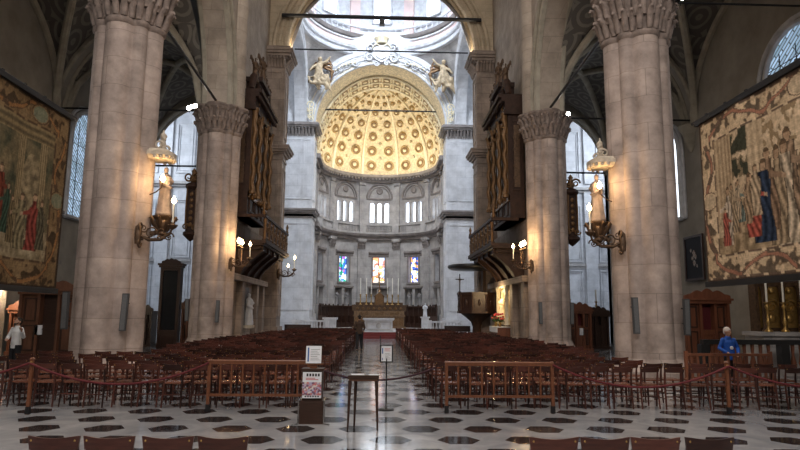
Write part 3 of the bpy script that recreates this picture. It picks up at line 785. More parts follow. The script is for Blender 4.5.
for i in range(18):
    a0, a1 = PI * (i + .12) / 18, PI * (i + .88) / 18
    for y0, y1 in ((53.5, 54.7), (54.9, 55.95)):
        q = [(AR * .985 * cos(a0), y0, ZD + HD * .985 * sin(a0)), (AR * .985 * cos(a1), y0, ZD + HD * .985 * sin(a1)), (AR * .985 * cos(a1), y1, ZD + HD * .985 * sin(a1)), (AR * .985 * cos(a0), y1, ZD + HD * .985 * sin(a0))]
        mb.tube(q + [q[0]], .07, 5)
        c = sum((Vector(x) for x in q), Vector()) / 4; nn = Vector((0, c.y, ZD)) - c
        u = (Vector(q[1]) - Vector(q[0])) * .36; v = Vector((0, .36, 0))
        me.quad(c - u - v + nn * .004, c + u - v + nn * .004, c + u + v + nn * .004, c - u + v + nn * .004)
        disc(mp, c, nn, .22, [(1, -.05), (.9, .06), (.3, .12), (.001, .15)], 8)
mb.build('rib_and_coffer_frame', M['gold_light'], sd, smooth=40); me.build('coffer_ground', M['gold_dark'], sd); md.build('medallion_rims', M['gold_rim'], sd, smooth=50); mp.build('coffer_rosettes', M['gold_light'], sd, smooth=50)
# ------------------------------------------------------------------ chairs
ORD = ['first', 'second', 'third', 'fourth', 'fifth', 'sixth', 'seventh', 'eighth', 'ninth', 'tenth', 'eleventh', 'twelfth', 'thirteenth', 'fourteenth', 'fifteenth', 'sixteenth', 'seventeenth', 'eighteenth', 'nineteenth', 'twentieth']
def seat_shape(mb):
    poly = [(-.18, -.19), (.18, -.19), (.2, .12), (.185, .19), (.11, .215), (-.11, .215), (-.185, .19), (-.2, .12)]
    mb.prism(poly, .435, .462)
def back_shape(mb, n=10, hgt=(.69, .80)):
    vs = []; fs = []
    for i in range(n + 1):
        u = -1 + 2 * i / n; x = .198 * u; y = -.225 - .045 * (1 - u * u)
        ed = .006 * abs(u) ** 8
        for dy, z, kx in ((0, hgt[0] + ed, .93), (-.016, hgt[0] + ed, .93), (-.022, hgt[1] + .004 - ed - .018 * (1 - u * u), 1), (-.006, hgt[1] + .004 - ed - .018 * (1 - u * u), 1)): vs.append((x * kx, y + dy, z))
    for i in range(n):
        for j in range(4): fs.append((i * 4 + j, (i + 1) * 4 + j, (i + 1) * 4 + (j + 1) % 4, i * 4 + (j + 1) % 4))
    fs += [(0, 1, 2, 3), tuple(n * 4 + j for j in (3, 2, 1, 0))]
    mb.add(vs, fs)
def leg_shape(mb, sx, front):
    if front: mb.tube([(sx * .185, .19, .01), (sx * .17, .165, .44)], [.015, .021], 8)
    else: mb.tube([(sx * .178, -.235, .01), (sx * .168, -.185, .44), (sx * .168, -.195, .55), (sx * .168, -.226, .775)], [.014, .02, .02, .014], 8)
def stretch_shape(mb):
    for z, y in ((.2, None),):
        for sx in (-1, 1): mb.tube([(sx * .176, -.21, z), (sx * .18, .18, z)], .011, 6)
    mb.tube([(-.18, .178, .26), (.18, .178, .26)], .011, 6); mb.tube([(-.172, -.21, .24), (.172, -.21, .24)], .011, 6)
def make_chair():
    t = thing('wooden_chair', 'x', 'chair')
    mb = MB(); seat_shape(mb); mb.build('seat', M['wood_seat'], t)
    mb = MB(); back_shape(mb); bk = mb.build('backrest', M['wood'], t, smooth=40)
    for sx in (-1, 1):
        for fr in (1, 0):
            mb = MB(); leg_shape(mb, sx, fr); mb.build('leg', M['wood'], t, smooth=50)
    mb = MB(); stretch_shape(mb); mb.build('stretcher', M['wood'], t, smooth=50)
    for sx in (-1, 1):
        mb = MB(); mb.ball((sx * .165, -.259, .765), .009, (1, .4, 1), 8, 4); mb.build('screw', M['brass'], bk, smooth=50)
    return t
proto = make_chair(); note_kids(proto)
used = False
def place_chair(x, y, rz, label, group):
    global used
    o = copy_tree(proto) if used else proto
    used = True
    o.location = (x, y, 0); o.rotation_euler = (0, 0, rz); o['label'] = label; o['group'] = group
    return o
# front row of eight whose backs close the bottom of the picture
for i, x in enumerate((-2.47, -2.05, -1.61, -1.18)):
    place_chair(x, 5.24, random.uniform(-.03, .03), 'curved chair back at the bottom edge, %s of four before the pillar stand' % ORD[i], 'row of chairs at the bottom edge')
for i, x in enumerate((1.40, 1.81, 2.22, 2.65)):
    place_chair(x, 5.24, random.uniform(-.03, .03), 'curved chair back at the bottom edge, %s of four counted from the aisle table' % ORD[i], 'row of chairs at the bottom edge')
cells = []
for r in range(34):
    y = 12.0 + .89 * r
    if y > 41.5: break
    for s in (-1, 1):
        xm = 6.2
        if r <= 1: xm = 7.3 if s < 0 else 8.5
        elif r <= 4: xm = 8.0 if s < 0 else 6.0
        elif 15 < y < 19: xm = 5.85
        elif y > 35: xm = 4.4 if s > 0 else 5.6
        elif y > 26.5: xm = 5.7
        c = 0
        while 1.38 + .47 * c < xm:
            if r < 4 or random.random() > .05: cells.append((r, s, c, s * (1.38 + .47 * c) + random.uniform(-.025, .025), y + random.uniform(-.07, .07), random.uniform(-.1, .1)))
            c += 1
cells.sort(key=lambda c: (c[0], c[2]))
# one-mesh chair for the rows where parts can no longer be made out
smb = MB(); seat_shape(smb); back_shape(smb, 4); stretch_shape(smb)
for sx in (-1, 1): leg_shape(smb, sx, 1); leg_shape(smb, sx, 0)
small = None; stuff = MB(); scol = []; nseat = 16
for i, (r, s, c, x, y, rz) in enumerate(cells):
    sd = 'darker' if s < 0 else 'pale'
    if i < 300:
        lb = 'wooden chair in %s row behind the barrier, %s from the aisle, %s tapestry side' % (ORD[r], ORD[c], sd)
        if i < 150: place_chair(x, y, rz, lb, 'chairs in rows facing the altar')
        else:
            if small is None:
                small = smb.build('wooden_chair', M['wood'], smooth=40); small.data.materials.append(M['wood_seat'])
                for p in small.data.polygons: p.material_index = 1 if p.index < 10 else 0
                o = small
            else:
                o = small.copy(); COL.objects.link(o)
            o.location = (x, y, 0); o.rotation_euler = (0, 0, rz); tag(o, lb, 'chair', 'chairs in rows facing the altar')
    else:
        ca, sa = cos(rz), sin(rz); kk = random.choice((.35, .6, .8, 1, 1.3, 1.9)); hue = random.uniform(.8, 1.25)
        scol += [mul((.17 * kk, .065 * kk * hue, .04 * kk * hue) if q < 16 else (.066 * kk, .021 * kk * hue, .014 * kk * hue), 1) for q in range(len(smb.v))]
        stuff.add([(x + p[0] * ca - p[1] * sa, y + p[0] * sa + p[1] * ca, p[2]) for p in smb.v], smb.f)
o = stuff.build('distant_chair_rows', M['wood_far'], smooth=40, cols=scol)
tag(o, 'far rows of brown wooden chairs filling the nave up to the altar steps', 'chairs', kind='stuff')

# ------------------------------------------------------------------ barriers, posts, ropes
def barrier(x0, x1, y, label, n=8):
    t = thing('wooden_barrier', label, 'barrier', ((x0 + x1) / 2, y, 0)); w = (x1 - x0) / 2; t.scale = (1, 1, .955)
    for s in (-1, 1):
        mb = MB(); mb.box((s * w, 0, .47), (.055, .055, .92)); mb.box((s * w, 0, .945), (.075, .075, .03), top=.6)
        p = mb.build('post', M['wood_rail'], t)
        mb = MB(); mb.box((s * w, 0, .08), (.075, .075, .13), top=.9); mb.build('foot_sleeve', M['iron'], p)
    mb = MB(); mb.b2(-w, w, -.025, .025, .875, .92); mb.tube([(-w, 0, .925), (w, 0, .925)], .03, 8); mb.build('top_rail', M['wood_rail'], t)
    mb = MB(); mb.b2(-w, w, -.022, .022, .29, .335); mb.build('bottom_rail', M['wood_rail'], t)
    for i in range(n):
        mb = MB(); x = -w + 2 * w * (i + 1) / (n + 1)
        mb.tube([(x, 0, .33), (x, 0, .45), (x, 0, .6), (x, 0, .75), (x, 0, .87)], [.018, .016, .026, .016, .018], 8); mb.build('baluster', M['wood_rail'], t, smooth=60)
    return t
barrier(-2.98, -1.22, 11.3, "orange wooden barrier with slim balusters behind the pillar stand")
barrier(1.24, 3.15, 11.25, "orange wooden barrier with slim balusters facing the chairs on the pale tapestry's side")
def post(x, y, label):
    t = thing('rope_post', label, 'post', (x, y, 0), 0, 'rope posts')
    mb = MB(); mb.box((0, 0, .46), (.05, .05, .92)); mb.box((0, 0, .935), (.07, .07, .03), top=.5); mb.build('shaft', M['wood_rail'], t)
    mb = MB(); mb.box((0, 0, .07), (.07, .07, .12), top=.9); mb.build('foot_sleeve', M['iron'], t)
    mb = MB(); mb.lathe([(.02, .86), (.03, .87), (.02, .88)], (0, -.045, 0), 8); mb.build('hook', M['brass'], t)
post(-5.92, 11.0, "wooden rope post in front of the man in the white shirt")
post(6.36, 11.25, "wooden rope post in front of the person in the blue jacket")
post(-9.6, 11.0, "wooden rope post at the end of the rope under the darker tapestry")
post(9.9, 11.3, "wooden rope post at the end of the rope under the pale tapestry")
def rope(p, q, sag, r, m, label, n=24):
    pts = []
    for i in range(n + 1):
        t = i / n; pts.append((p[0] + (q[0] - p[0]) * t, p[1] + (q[1] - p[1]) * t, p[2] + (q[2] - p[2]) * t - sag * (1 - (2 * t - 1) ** 2)))
    mb = MB(); mb.tube(pts, r, 8); return tag(mb.build('barrier_rope', M[m], smooth=50), label, 'rope', 'barrier ropes')
rope((-2.98, 11.23, .86), (-5.92, 10.93, .86), .36, .02, 'velvet', 'red velvet rope sagging from the barrier behind the pillar stand to a wooden post')
rope((3.15, 11.18, .86), (6.36, 11.18, .86), .38, .02, 'velvet', 'red velvet rope sagging from the pale side barrier to a wooden post')
rope((-5.92, 10.93, .86), (-9.6, 10.93, .86), .36, .02, 'velvet', 'red velvet rope running from wooden post out under the darker tapestry')
rope((6.36, 11.18, .86), (9.9, 11.23, .86), .38, .02, 'velvet', 'red velvet rope running from wooden post out under the pale tapestry')
rope((-1.2, 12.9, .62), (1.2, 12.9, .66), .24, .02, 'rope', 'dark rope hung across the central aisle behind the notice stand')

# ------------------------------------------------------------------ pillar stand, table, notice stand
t = thing('information_pillar', 'dark square wooden pillar stand with a colourful poster and a white notice', 'stand', (-1.04, 10.3, 0)); t.scale = (1, 1, .86)
mb = MB(); mb.b2(-.19, .19, -.15, .15, 0, .42); mb.build('base_box', M['wood_dark'], t)
mb = MB(); mb.b2(-.16, .16, -.12, .12, .42, .98); mb.b2(-.18, .18, -.14, .14, .96, 1.0); mb.build('shaft', M['wood_dark'], t)
for s in (-1, 1):
    mb = MB(); mb.tube([(s * .2, -.19, .0), (s * .2, -.19, .42), (s * .2, .1, .44)], .012, 6); mb.tube([(s * .2, -.19, .012), (s * .3, -.25, .012)], .012, 6); mb.build('side_bracket', M['steel'], t)
mb = MB(); mb.b2(-.15, .15, -.165, -.155, .47, .94); ps = mb.build('poster', M['paper'], t)
mb = MB(); mb.b2(-.15, .15, -.167, -.166, .52, .76)
pc = mb.build('poster_pictures', stained('poster_print', [(0, (.5, .3, .35)), (.2, (.7, .65, .6)), (.4, (.2, .12, .18)), (.6, (.45, .42, .6)), (.8, (.6, .2, .2))], .0, 34), ps)
mb = MB()
for i in range(5): mb.b2(-.09 + .045 * i, -.06 + .045 * i, -.168, -.166, .865, .915)
for i in range(6): mb.b2(-.11 + .04 * i, -.085 + .04 * i, -.168, -.166, .49, .515)
mb.build('poster_lettering', M['ink'], ps)
mb = MB()
for k in range(2): mb.b2(-.10, .10 - .05 * k, -.168, -.166, .80 + .025 * k, .812 + .025 * k)
mb.build('poster_heading', M['red_ink'], ps)
mb = MB(); mb.b2(-.06, .06, .0, .06, 1.0, 1.08); mb.b2(-.16, .16, -.02, -.005, 1.06, 1.09); mb.build('notice_holder', M['wood_rail'], t)
mb = MB(); mb.slab([(-.125, 0), (.125, 0), (.125, .32), (-.125, .32)], (0, -.03, 1.09), (1, 0, 0), (0, .1, 1), (0, .012, 0)); nt_ = mb.build('notice', M['paper'], t)
mb = MB(); mb.slab([(-.10, .03), (-.075, .03), (-.075, .29), (-.10, .29)], (0, -.032, 1.09), (1, 0, 0), (0, .1, 1), (0, .001, 0)); mb.build('notice_stripe', M['blue_ink'], nt_)
mb = MB()
for k in range(7): mb.slab([(-.05, .06 + .032 * k), (.10 - .02 * (k % 3), .06 + .032 * k), (.10 - .02 * (k % 3), .066 + .032 * k), (-.05, .066 + .032 * k)], (0, -.032, 1.09), (1, 0, 0), (0, .1, 1), (0, .001, 0))
mb.build('notice_text', M['ink'], nt_)

t = thing('side_table', 'small tall table on tapering legs standing in the central aisle', 'table', (-.21, 9.72, 0)); t.scale = (1, 1, .945)
mb = MB(); poly = [(-.24, -.12), (.24, -.12), (.24, .14), (-.16, .14)]
mb.prism(poly, .80, .835); mb.prism(poly, .835, .86, .98, .98); mb.build('tabletop', M['wood_dark'], t)
mb = MB(); mb.prism(poly, .77, .80, .9, .9); mb.build('apron', M['wood_mid'], t)
for x, y, z in ((-.2, -.09, 0), (.2, -.09, 0), (-.12, .11, 0), (.2, .11, 0)):
    mb = MB(); mb.tube([(x * 1.12, y * 1.12, .005), (x, y, .78)], [.014, .03], 8, sq=1.0); mb.build('leg', M['wood_dark'], t, smooth=50)
mb = MB(); mb.box((-.30, 9.74, .8165), (.2, .14, .006), .15); tag(mb.build('leaflet', M['paper']), 'white leaflet lying on the left half of the aisle table'.replace('left half', 'narrower end'), 'leaflet')
mb = MB(); mb.box((-.05, 9.70, .8165), (.15, .1, .006), -.2); tag(mb.build('leaflet', M['paper']), 'small white leaflet lying near the squared corner of the aisle table', 'leaflet')

t = thing('notice_stand', 'slim black pole stand holding a white notice in the central aisle', 'stand', (.17, 11.65, 0)); t.scale = (1, 1, .945)
mb = MB(); mb.lathe([(.15, 0), (.155, .012), (.14, .022), (.03, .03), (.02, .05)], n=28); mb.build('base', M['black'], t, smooth=40)
mb = MB(); mb.tube([(0, 0, .03), (0, 0, .98)], .013, 10); mb.tube([(-.12, .02, .92), (-.12, .02, 1.42)], .008, 6); mb.build('pole', M['black'], t, smooth=50)
mb = MB(); mb.frame((-.12, -.02, .9), (1, 0, 0), (0, 0, 1), Vector((0, 1, 0)), .24, .34, .014, .02); mb.b2(-.12, .12, .0, .012, .9, 1.24); mb.build('holder', M['black'], t)
mb = MB(); mb.b2(-.10, .095, -.008, -.002, .925, 1.225); pp = mb.build('notice', M['paper'], t)
mb = MB(); mb.b2(-.085, -.065, -.0095, -.008, 1.07, 1.18); mb.b2(-.085, -.07, -.0095, -.008, .945, .99)
mb.build('notice_stripe', M['blue_ink'], pp)
mb = MB()
for k in range(3): mb.b2(-.04, .07 - .02 * (k % 2), -.0095, -.008, 1.12 + .022 * k, 1.128 + .022 * k)
mb.build('notice_heading', M['red_ink'], pp)
mb = MB()
for k in range(5): mb.b2(-.03, .075 - .02 * (k % 3), -.0095, -.008, .965 + .026 * k, .970 + .026 * k)
mb.build('notice_text', M['ink'], pp)

# ------------------------------------------------------------------ tapestries (woven colour, with the darker cloth's shade in it, computed point by point)
def nz(x, y, k=1.0, o=0): return noise.noise(Vector((x * k, y * k, o)))
def mixc(a, b, t): t = max(0, min(1, t)); return tuple(p + (q - p) * t for p, q in zip(a, b))
def figure_col(u, v, figs):
    """woven figures: head, draped robe with folds, stretched arm, dark outline; returns colour or None"""
    best = None
    for (cx, b, h, col, lean) in figs:
        t = (v - b) / h
        if not -.02 <= t <= 1.02: continue
        x = (u - cx - lean * t) / h
        if t > .86:
            q = (x / .05) ** 2 + ((t - .925) / .07) ** 2
            if q < 1: best = (.40, .26, .16) if (x * lean <= .012 and t < .955) else (.13, .08, .045)
            elif q < 1.5: best = (.10, .07, .045)
        else:
            w = .17 - .07 * t - (.035 if t > .74 else 0) + .022 * sin(9 * t + cx * 40)
            if abs(x) < w:
                f = .72 + .38 * sin(x * 55 + 5 * sin(t * 5 + cx * 30)) + .3 * nz(u, v, 14)
                best = mul(col, max(.25, f))
                if abs(x) > w - .014: best = (.07, .05, .035)
        sg = 1 if lean <= 0 else -1
        ax = x * sg
        if .04 < ax < .34 and abs(t - (.68 - .28 * ax)) < .045 - .05 * ax: best = mul(col, .85) if ax < .26 else (.42, .28, .18)
    return best
def tapestry(name, label, loc_x, y0, y1, z0, z1, s, pal, figs, extra):
    t = thing(name, label, 'tapestry', (loc_x, (y0 + y1) / 2, z0))
    w, h = y1 - y0, z1 - z0; N, K = 300, 170; bw = .55
    vs = []; cs = []; fs = []
    for j in range(K + 1):
        for i in range(N + 1):
            u, v = i / N, j / K                      # u runs away from the entrance, v upward
            wav = .035 * sin(u * 31) * (1 - .6 * v) + .02 * sin(u * 13 + 1)
            vs.append((wav, (u - .5) * w, v * h))
            x, y = u * w, v * h
            d = min(x, w - x, y, h - y)
            fine = nz(x, y, 9, 3) * .5 + nz(x, y, 24, 5) * .6
            if d < .05: c = pal['edge']
            elif d < bw:
                hor = y < bw or y > h - bw
                per = x if hor else y
                a = nz(x, y, 4.2, 1) + .7 * nz(x, y, 9, 2) + .35 * cos((d / bw - .5) * 6)
                c = mixc(pal['bground'], pal['bleaf'], nz(x, y, 2.0, 6) * 2 + .5)
                if a > .42 + .25 * sin(per * 4.1): c = pal['bleaf2']
                elif a > .28 + .25 * sin(per * 4.1): c = pal['rose']
                rib = d - bw * (.5 + .3 * sin(per * 3.3 + 1.2 * nz(x, y, 1.5, 7)))
                if abs(rib) < .035 and nz(x, y, 2.5, 11) > -.1: c = pal['bred']
                elif abs(rib) < .055: c = pal['bedge']
                for (mx_, my_) in pal['medals']:
                    q = ((x - mx_) / .30) ** 2 + ((y - my_) / .20) ** 2
                    if q < .62: c = pal['medal']
                    elif q < 1: c = pal['bedge'] if q > .8 else pal['bleaf']
                if d < .085 or bw - .05 < d: c = pal['bedge'] if int(per * 9) % 4 else pal['bleaf']
            else:
                iu, iv = (x - bw) / (w - 2 * bw), (y - bw) / (h - 2 * bw)
                c = extra(iu, iv, x, y)
                f = figure_col(x, iv * (h - 2 * bw), figs)
                if f: c = f
            k = 1 + .65 * fine + .06 * sin(y * 150)
            cs.append(mul(c, k * (.74 if s < 0 else 1.0)))  # whole darker cloth dimmed: its shade is put into the colour
    for j in range(K):
        for i in range(N):
            a = j * (N + 1) + i; fs.append((a, a + 1, a + N + 2, a + N + 1))
    n0 = len(vs)
    mb = MB(); mb.add(vs + [(x + s * .03, y, z) for x, y, z in vs], fs + [tuple(q + n0 for q in f[::-1]) for f in fs])
    mb.build('woven_cloth', M['tap_l'], t, cols=cs + [pal['edge']] * n0)
    mb = MB(); mb.b2(-.04, .05, -w / 2 - .1, w / 2 + .1, h - .02, h + .07); mb.tube([(0, -w / 2 - .25, h + .09), (0, w / 2 + .25, h + .09)], .03, 8)
    for k in range(9): mb.b2(-.02, .02, -w / 2 + w * (k + .5) / 9 - .03, -w / 2 + w * (k + .5) / 9 + .03, h + .05, h + .14)
    mb.build('hanging_rod', M['iron'], t)
    mb = MB(); mb.b2(-.06, .06, -w / 2, w / 2, -.09, .02); mb.build('bottom_batten', M['iron'], t)
    return t
PAL_R = dict(edge=(.09, .06, .045), bground=(.54, .40, .25), bleaf=(.64, .48, .31), bleaf2=(.13, .095, .065), rose=(.32, .22, .135), bedge=(.15, .10, .07), bred=(.36, .17, .11), medals=((3.25, .27), (3.25, 3.2), (6.2, 1.7)), medal=(.50, .38, .25))
def ex_r(u, v, x, y):
    c = mixc((.44, .32, .20), (.66, .50, .33), v * .8 + .6 * nz(x, y, 3) + .3 * nz(x, y, 8))
    tr = nz(x, y, 3.2, 4) + .6 * nz(x, y, 8, 4)
    if abs(u - .84) < .075 and .6 < v < 1.0 and tr > -.25: c = (.05, .05, .032) if tr > -.05 else (.2, .15, .09)
    elif u < .78 and v > .68 and tr > .12: c = (.30, .21, .12)
    if u > .885 and v > .3: c = mixc((.50, .37, .23), (.33, .23, .14), .5 + .6 * sin(x * 48))
    elif .70 < u < .78 and v > .55: c = mixc((.52, .39, .25), (.40, .29, .18), .5 + .6 * sin(x * 40))
    if .75 < u < .885 and .1 < v < .42: c = mixc((.50, .36, .22), (.26, .17, .10), .5 + .7 * sin(x * 26))
    if v < .14: c = mixc((.20, .14, .08), (.46, .33, .2), .5 + nz(x, y, 5, 8) * 1.6)
    return c
TAN = ((.58, .45, .31), (.45, .33, .21), (.34, .22, .13), (.50, .36, .22), (.24, .16, .10))
FIG_R = [(.8 + .36 * k, .02 + .1 * (k % 3), 1.35 + .1 * (k % 2), TAN[k % 5], .04 * (-1) ** k) for k in range(8)] + [(3.62, .25, 1.75, (.33, .22, .14), .03), (3.78, .02, 1.8, (.60, .47, .33), -.03), (4.02, .05, 1.72, (.44, .32, .20), -.05), (4.22, .3, 1.5, (.30, .19, .12), .04),
         (4.42, .12, 1.5, (.035, .05, .085), -.05), (4.68, .25, 1.2, (.42, .10, .07), .06), (4.62, .62, .95, (.50, .37, .24), -.05), (4.86, .5, .9, (.38, .26, .16), -.1), (5.02, .56, .8, (.17, .21, .18), .15), (5.16, .62, .78, (.52, .40, .27), -.06), (5.30, .4, .98, (.46, .34, .22), .1), (5.60, .18, 1.15, (.60, .48, .36), -.05), (5.67, .18, .75, (.40, .11, .08), .02)]
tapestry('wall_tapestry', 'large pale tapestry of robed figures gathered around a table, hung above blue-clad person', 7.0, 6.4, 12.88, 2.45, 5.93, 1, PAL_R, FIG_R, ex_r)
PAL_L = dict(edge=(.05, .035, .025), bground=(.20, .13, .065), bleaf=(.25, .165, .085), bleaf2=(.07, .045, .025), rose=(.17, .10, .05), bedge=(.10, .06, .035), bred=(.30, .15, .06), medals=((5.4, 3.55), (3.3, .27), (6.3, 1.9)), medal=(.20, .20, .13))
def ex_l(u, v, x, y):
    c = mixc((.06, .065, .04), (.24, .18, .10), .5 + .9 * nz(x, y, 2.2) + .4 * nz(x, y, 7))
    for q in (.93, .80, .60, .42):
        if v > .22 and abs(u - q) < .022: c = mixc((.36, .27, .15), (.15, .11, .06), .5 + .5 * sin(x * 90))
    if v > .88: c = mixc((.26, .19, .10), (.12, .09, .05), .5 + .8 * sin(y * 42))
    if v > .3 and ((u - .865) / .045) ** 2 + (max(0, v - .62) / .16) ** 2 < 1: c = mixc((.13, .10, .06), (.34, .26, .15), .5 + nz(x, y, 7))
    if v < .22: c = mixc((.22, .17, .10), (.40, .32, .20), .5 + nz(x, y, 6) * 1.5)
    return c
FIG_L = [(1.0, .1, 1.5, (.14, .12, .16), 0), (2.0, .05, 1.5, (.3, .22, .1), .03), (2.9, .1, 1.4, (.06, .12, .12), .02), (3.6, .3, 1.2, (.22, .06, .03), -.05), (4.25, .55, 1.15, (.20, .05, .03), 0), (4.45, .45, .95, (.05, .09, .06), .1), (4.75, .3, .9, (.20, .15, .08), .0), (5.05, .2, 1.1, (.26, .21, .12), .04), (5.42, .2, 1.15, (.27, .06, .045), .04), (5.72, .25, 1.0, (.13, .11, .07), -.03)]
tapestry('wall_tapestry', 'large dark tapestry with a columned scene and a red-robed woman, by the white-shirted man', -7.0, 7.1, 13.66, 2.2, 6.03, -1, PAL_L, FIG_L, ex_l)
# ------------------------------------------------------------------ carved statues, lamps on the piers
def remesh(o, vox, sm=2):
    r = o.modifiers.new('r', 'REMESH'); r.mode = 'VOXEL'; r.voxel_size = vox; r.use_smooth_shade = True
    if sm:
        k = o.modifiers.new('s', 'SMOOTH'); k.iterations = sm; k.factor = .5
    return o
def robed(mb, h, c=(0, 0, 0), arms=True, face=(0, -1)):
    """draped standing figure of height h"""
    x0, y0, z0 = c; k = h
    mb.lathe([(.15 * k, 0), (.16 * k, .04 * k), (.125 * k, .3 * k), (.11 * k, .5 * k), (.13 * k, .66 * k), (.135 * k, .77 * k), (.09 * k, .82 * k), (.04 * k, .845 * k), (.035 * k, .875 * k)], c, 14)
    mb.ball((x0, y0, z0 + .93 * k), .062 * k, (.85, 1, 1.15), 12, 8)
    for i in range(7):
        a = 2 * PI * i / 7 + .3
        mb.tube([(x0 + .15 * k * cos(a), y0 + .15 * k * sin(a), z0 + .01 * k), (x0 + .115 * k * cos(a + .15), y0 + .115 * k * sin(a + .15), z0 + .4 * k), (x0 + .11 * k * cos(a + .5), y0 + .11 * k * sin(a + .5), z0 + .7 * k)], [.025 * k, .02 * k, .01 * k], 6)
    if arms:
        for s in (-1, 1):
            fx, fy = face; px, py = -fy, fx
            mb.tube([(x0 + px * s * .13 * k, y0 + py * s * .13 * k, z0 + .77 * k), (x0 + px * s * .17 * k, y0 + py * s * .17 * k, z0 + .6 * k), (x0 + px * s * .05 * k + fx * .14 * k, y0 + py * s * .05 * k + fy * .14 * k, z0 + (.6 + .08 * s) * k)], [.05 * k, .045 * k, .03 * k], 8)
            mb.ball((x0 + px * s * .04 * k + fx * .15 * k, y0 + py * s * .04 * k + fy * .15 * k, z0 + (.61 + .08 * s) * k), .028 * k)
def scroll(mb, c, u, v, r, turns=1.5, r0=.03, flip=1, n=22):
    c, u, v = Vector(c), Vector(u), Vector(v)
    pts = []; rs = []
    for i in range(n + 1):
        t = i / n; a = flip * turns * 2 * PI * t; q = r * (1 - .82 * t); pts.append(c + u * q * cos(a) + v * q * sin(a)); rs.append(r0 * (1 - .5 * t))
    mb.tube(pts, rs, 6)
def bulb_at(parent, loc, r=.05, power=0, col=(1, .62, .28)):
    mb = MB(); mb.lathe([(.001, -1.2 * r), (r * .5, -.9 * r), (r, 0), (r * .7, .8 * r), (r * .2, 1.7 * r), (.001, 2.1 * r)], loc, 10)
    mb.build('flame_bulb', M['bulb'], parent, smooth=60)
    if power: lamp('lamp_light', 'POINT', (loc[0], loc[1], loc[2] + .02), power, col, .10, parent=parent)
def pier_lamp(s, px, y, z, label, k=1.0, power=60):
    """wrought bracket growing out of a pier towards the nave, with a tall candle arm; local x = away from the pier"""
    t = thing('candle_bracket', label, 'lamp', (px, y, z), 0, 'wrought lamp brackets')
    X = lambda p: (-s * p[0] * k, p[1] * k, p[2] * k)
    mb = MB(X); mb.lathe([(.001, -.26), (.08, -.24), (.1, 0), (.08, .22), (.03, .28), (.001, .3)], (0.02, 0, 0), 12)
    for q in (-1, 1): scroll(mb, (.06, 0, q * .2), (0, 1, 0), (0, 0, 1), .14, 1.4, .03, q)
    mb.build('wall_rosette', M['bronze'], t, smooth=60)
    mb = MB(X); mb.tube([(.05, 0, 0), (.3, 0, -.13), (.6, 0, -.12), (.85, 0, .05), (.9, 0, .22)], [.04, .05, .045, .035, .03], 8)
    for c, r, f in (((.35, 0, .05), .17, 1), ((.62, 0, .08), .15, -1), ((.82, 0, -.05), .13, 1), ((.15, 0, .18), .12, -1)): scroll(mb, c, (1, 0, 0), (0, 0, 1), r, 1.4, .022, f)
    for i in range(9): mb.ball((.12 + .085 * i, .03 * (-1) ** i, -.12 + .03 * (i % 3)), .035, (1, 1, .8), 8, 5)
    mb.build('scrolled_arm', M['bronze'], t, smooth=60)
    mb = MB(X); mb.lathe([(.03, .15), (.1, .2), (.13, .26), (.06, .27), (.05, .34)], (.9, 0, 0), 12)
    for i in range(8): mb.ball((.9 + .11 * cos(i * PI / 4), .11 * sin(i * PI / 4), .26), .03)
    mb.build('drip_pan', M['bronze'], t, smooth=60)
    mb = MB(X); mb.tube([(.9, 0, .3), (.9, 0, .86)], .024, 8); mb.build('candle', M['candle'], t, smooth=60)
    bulb_at(t, X((.9, 0, .92)), .07 * k, power)
    return t
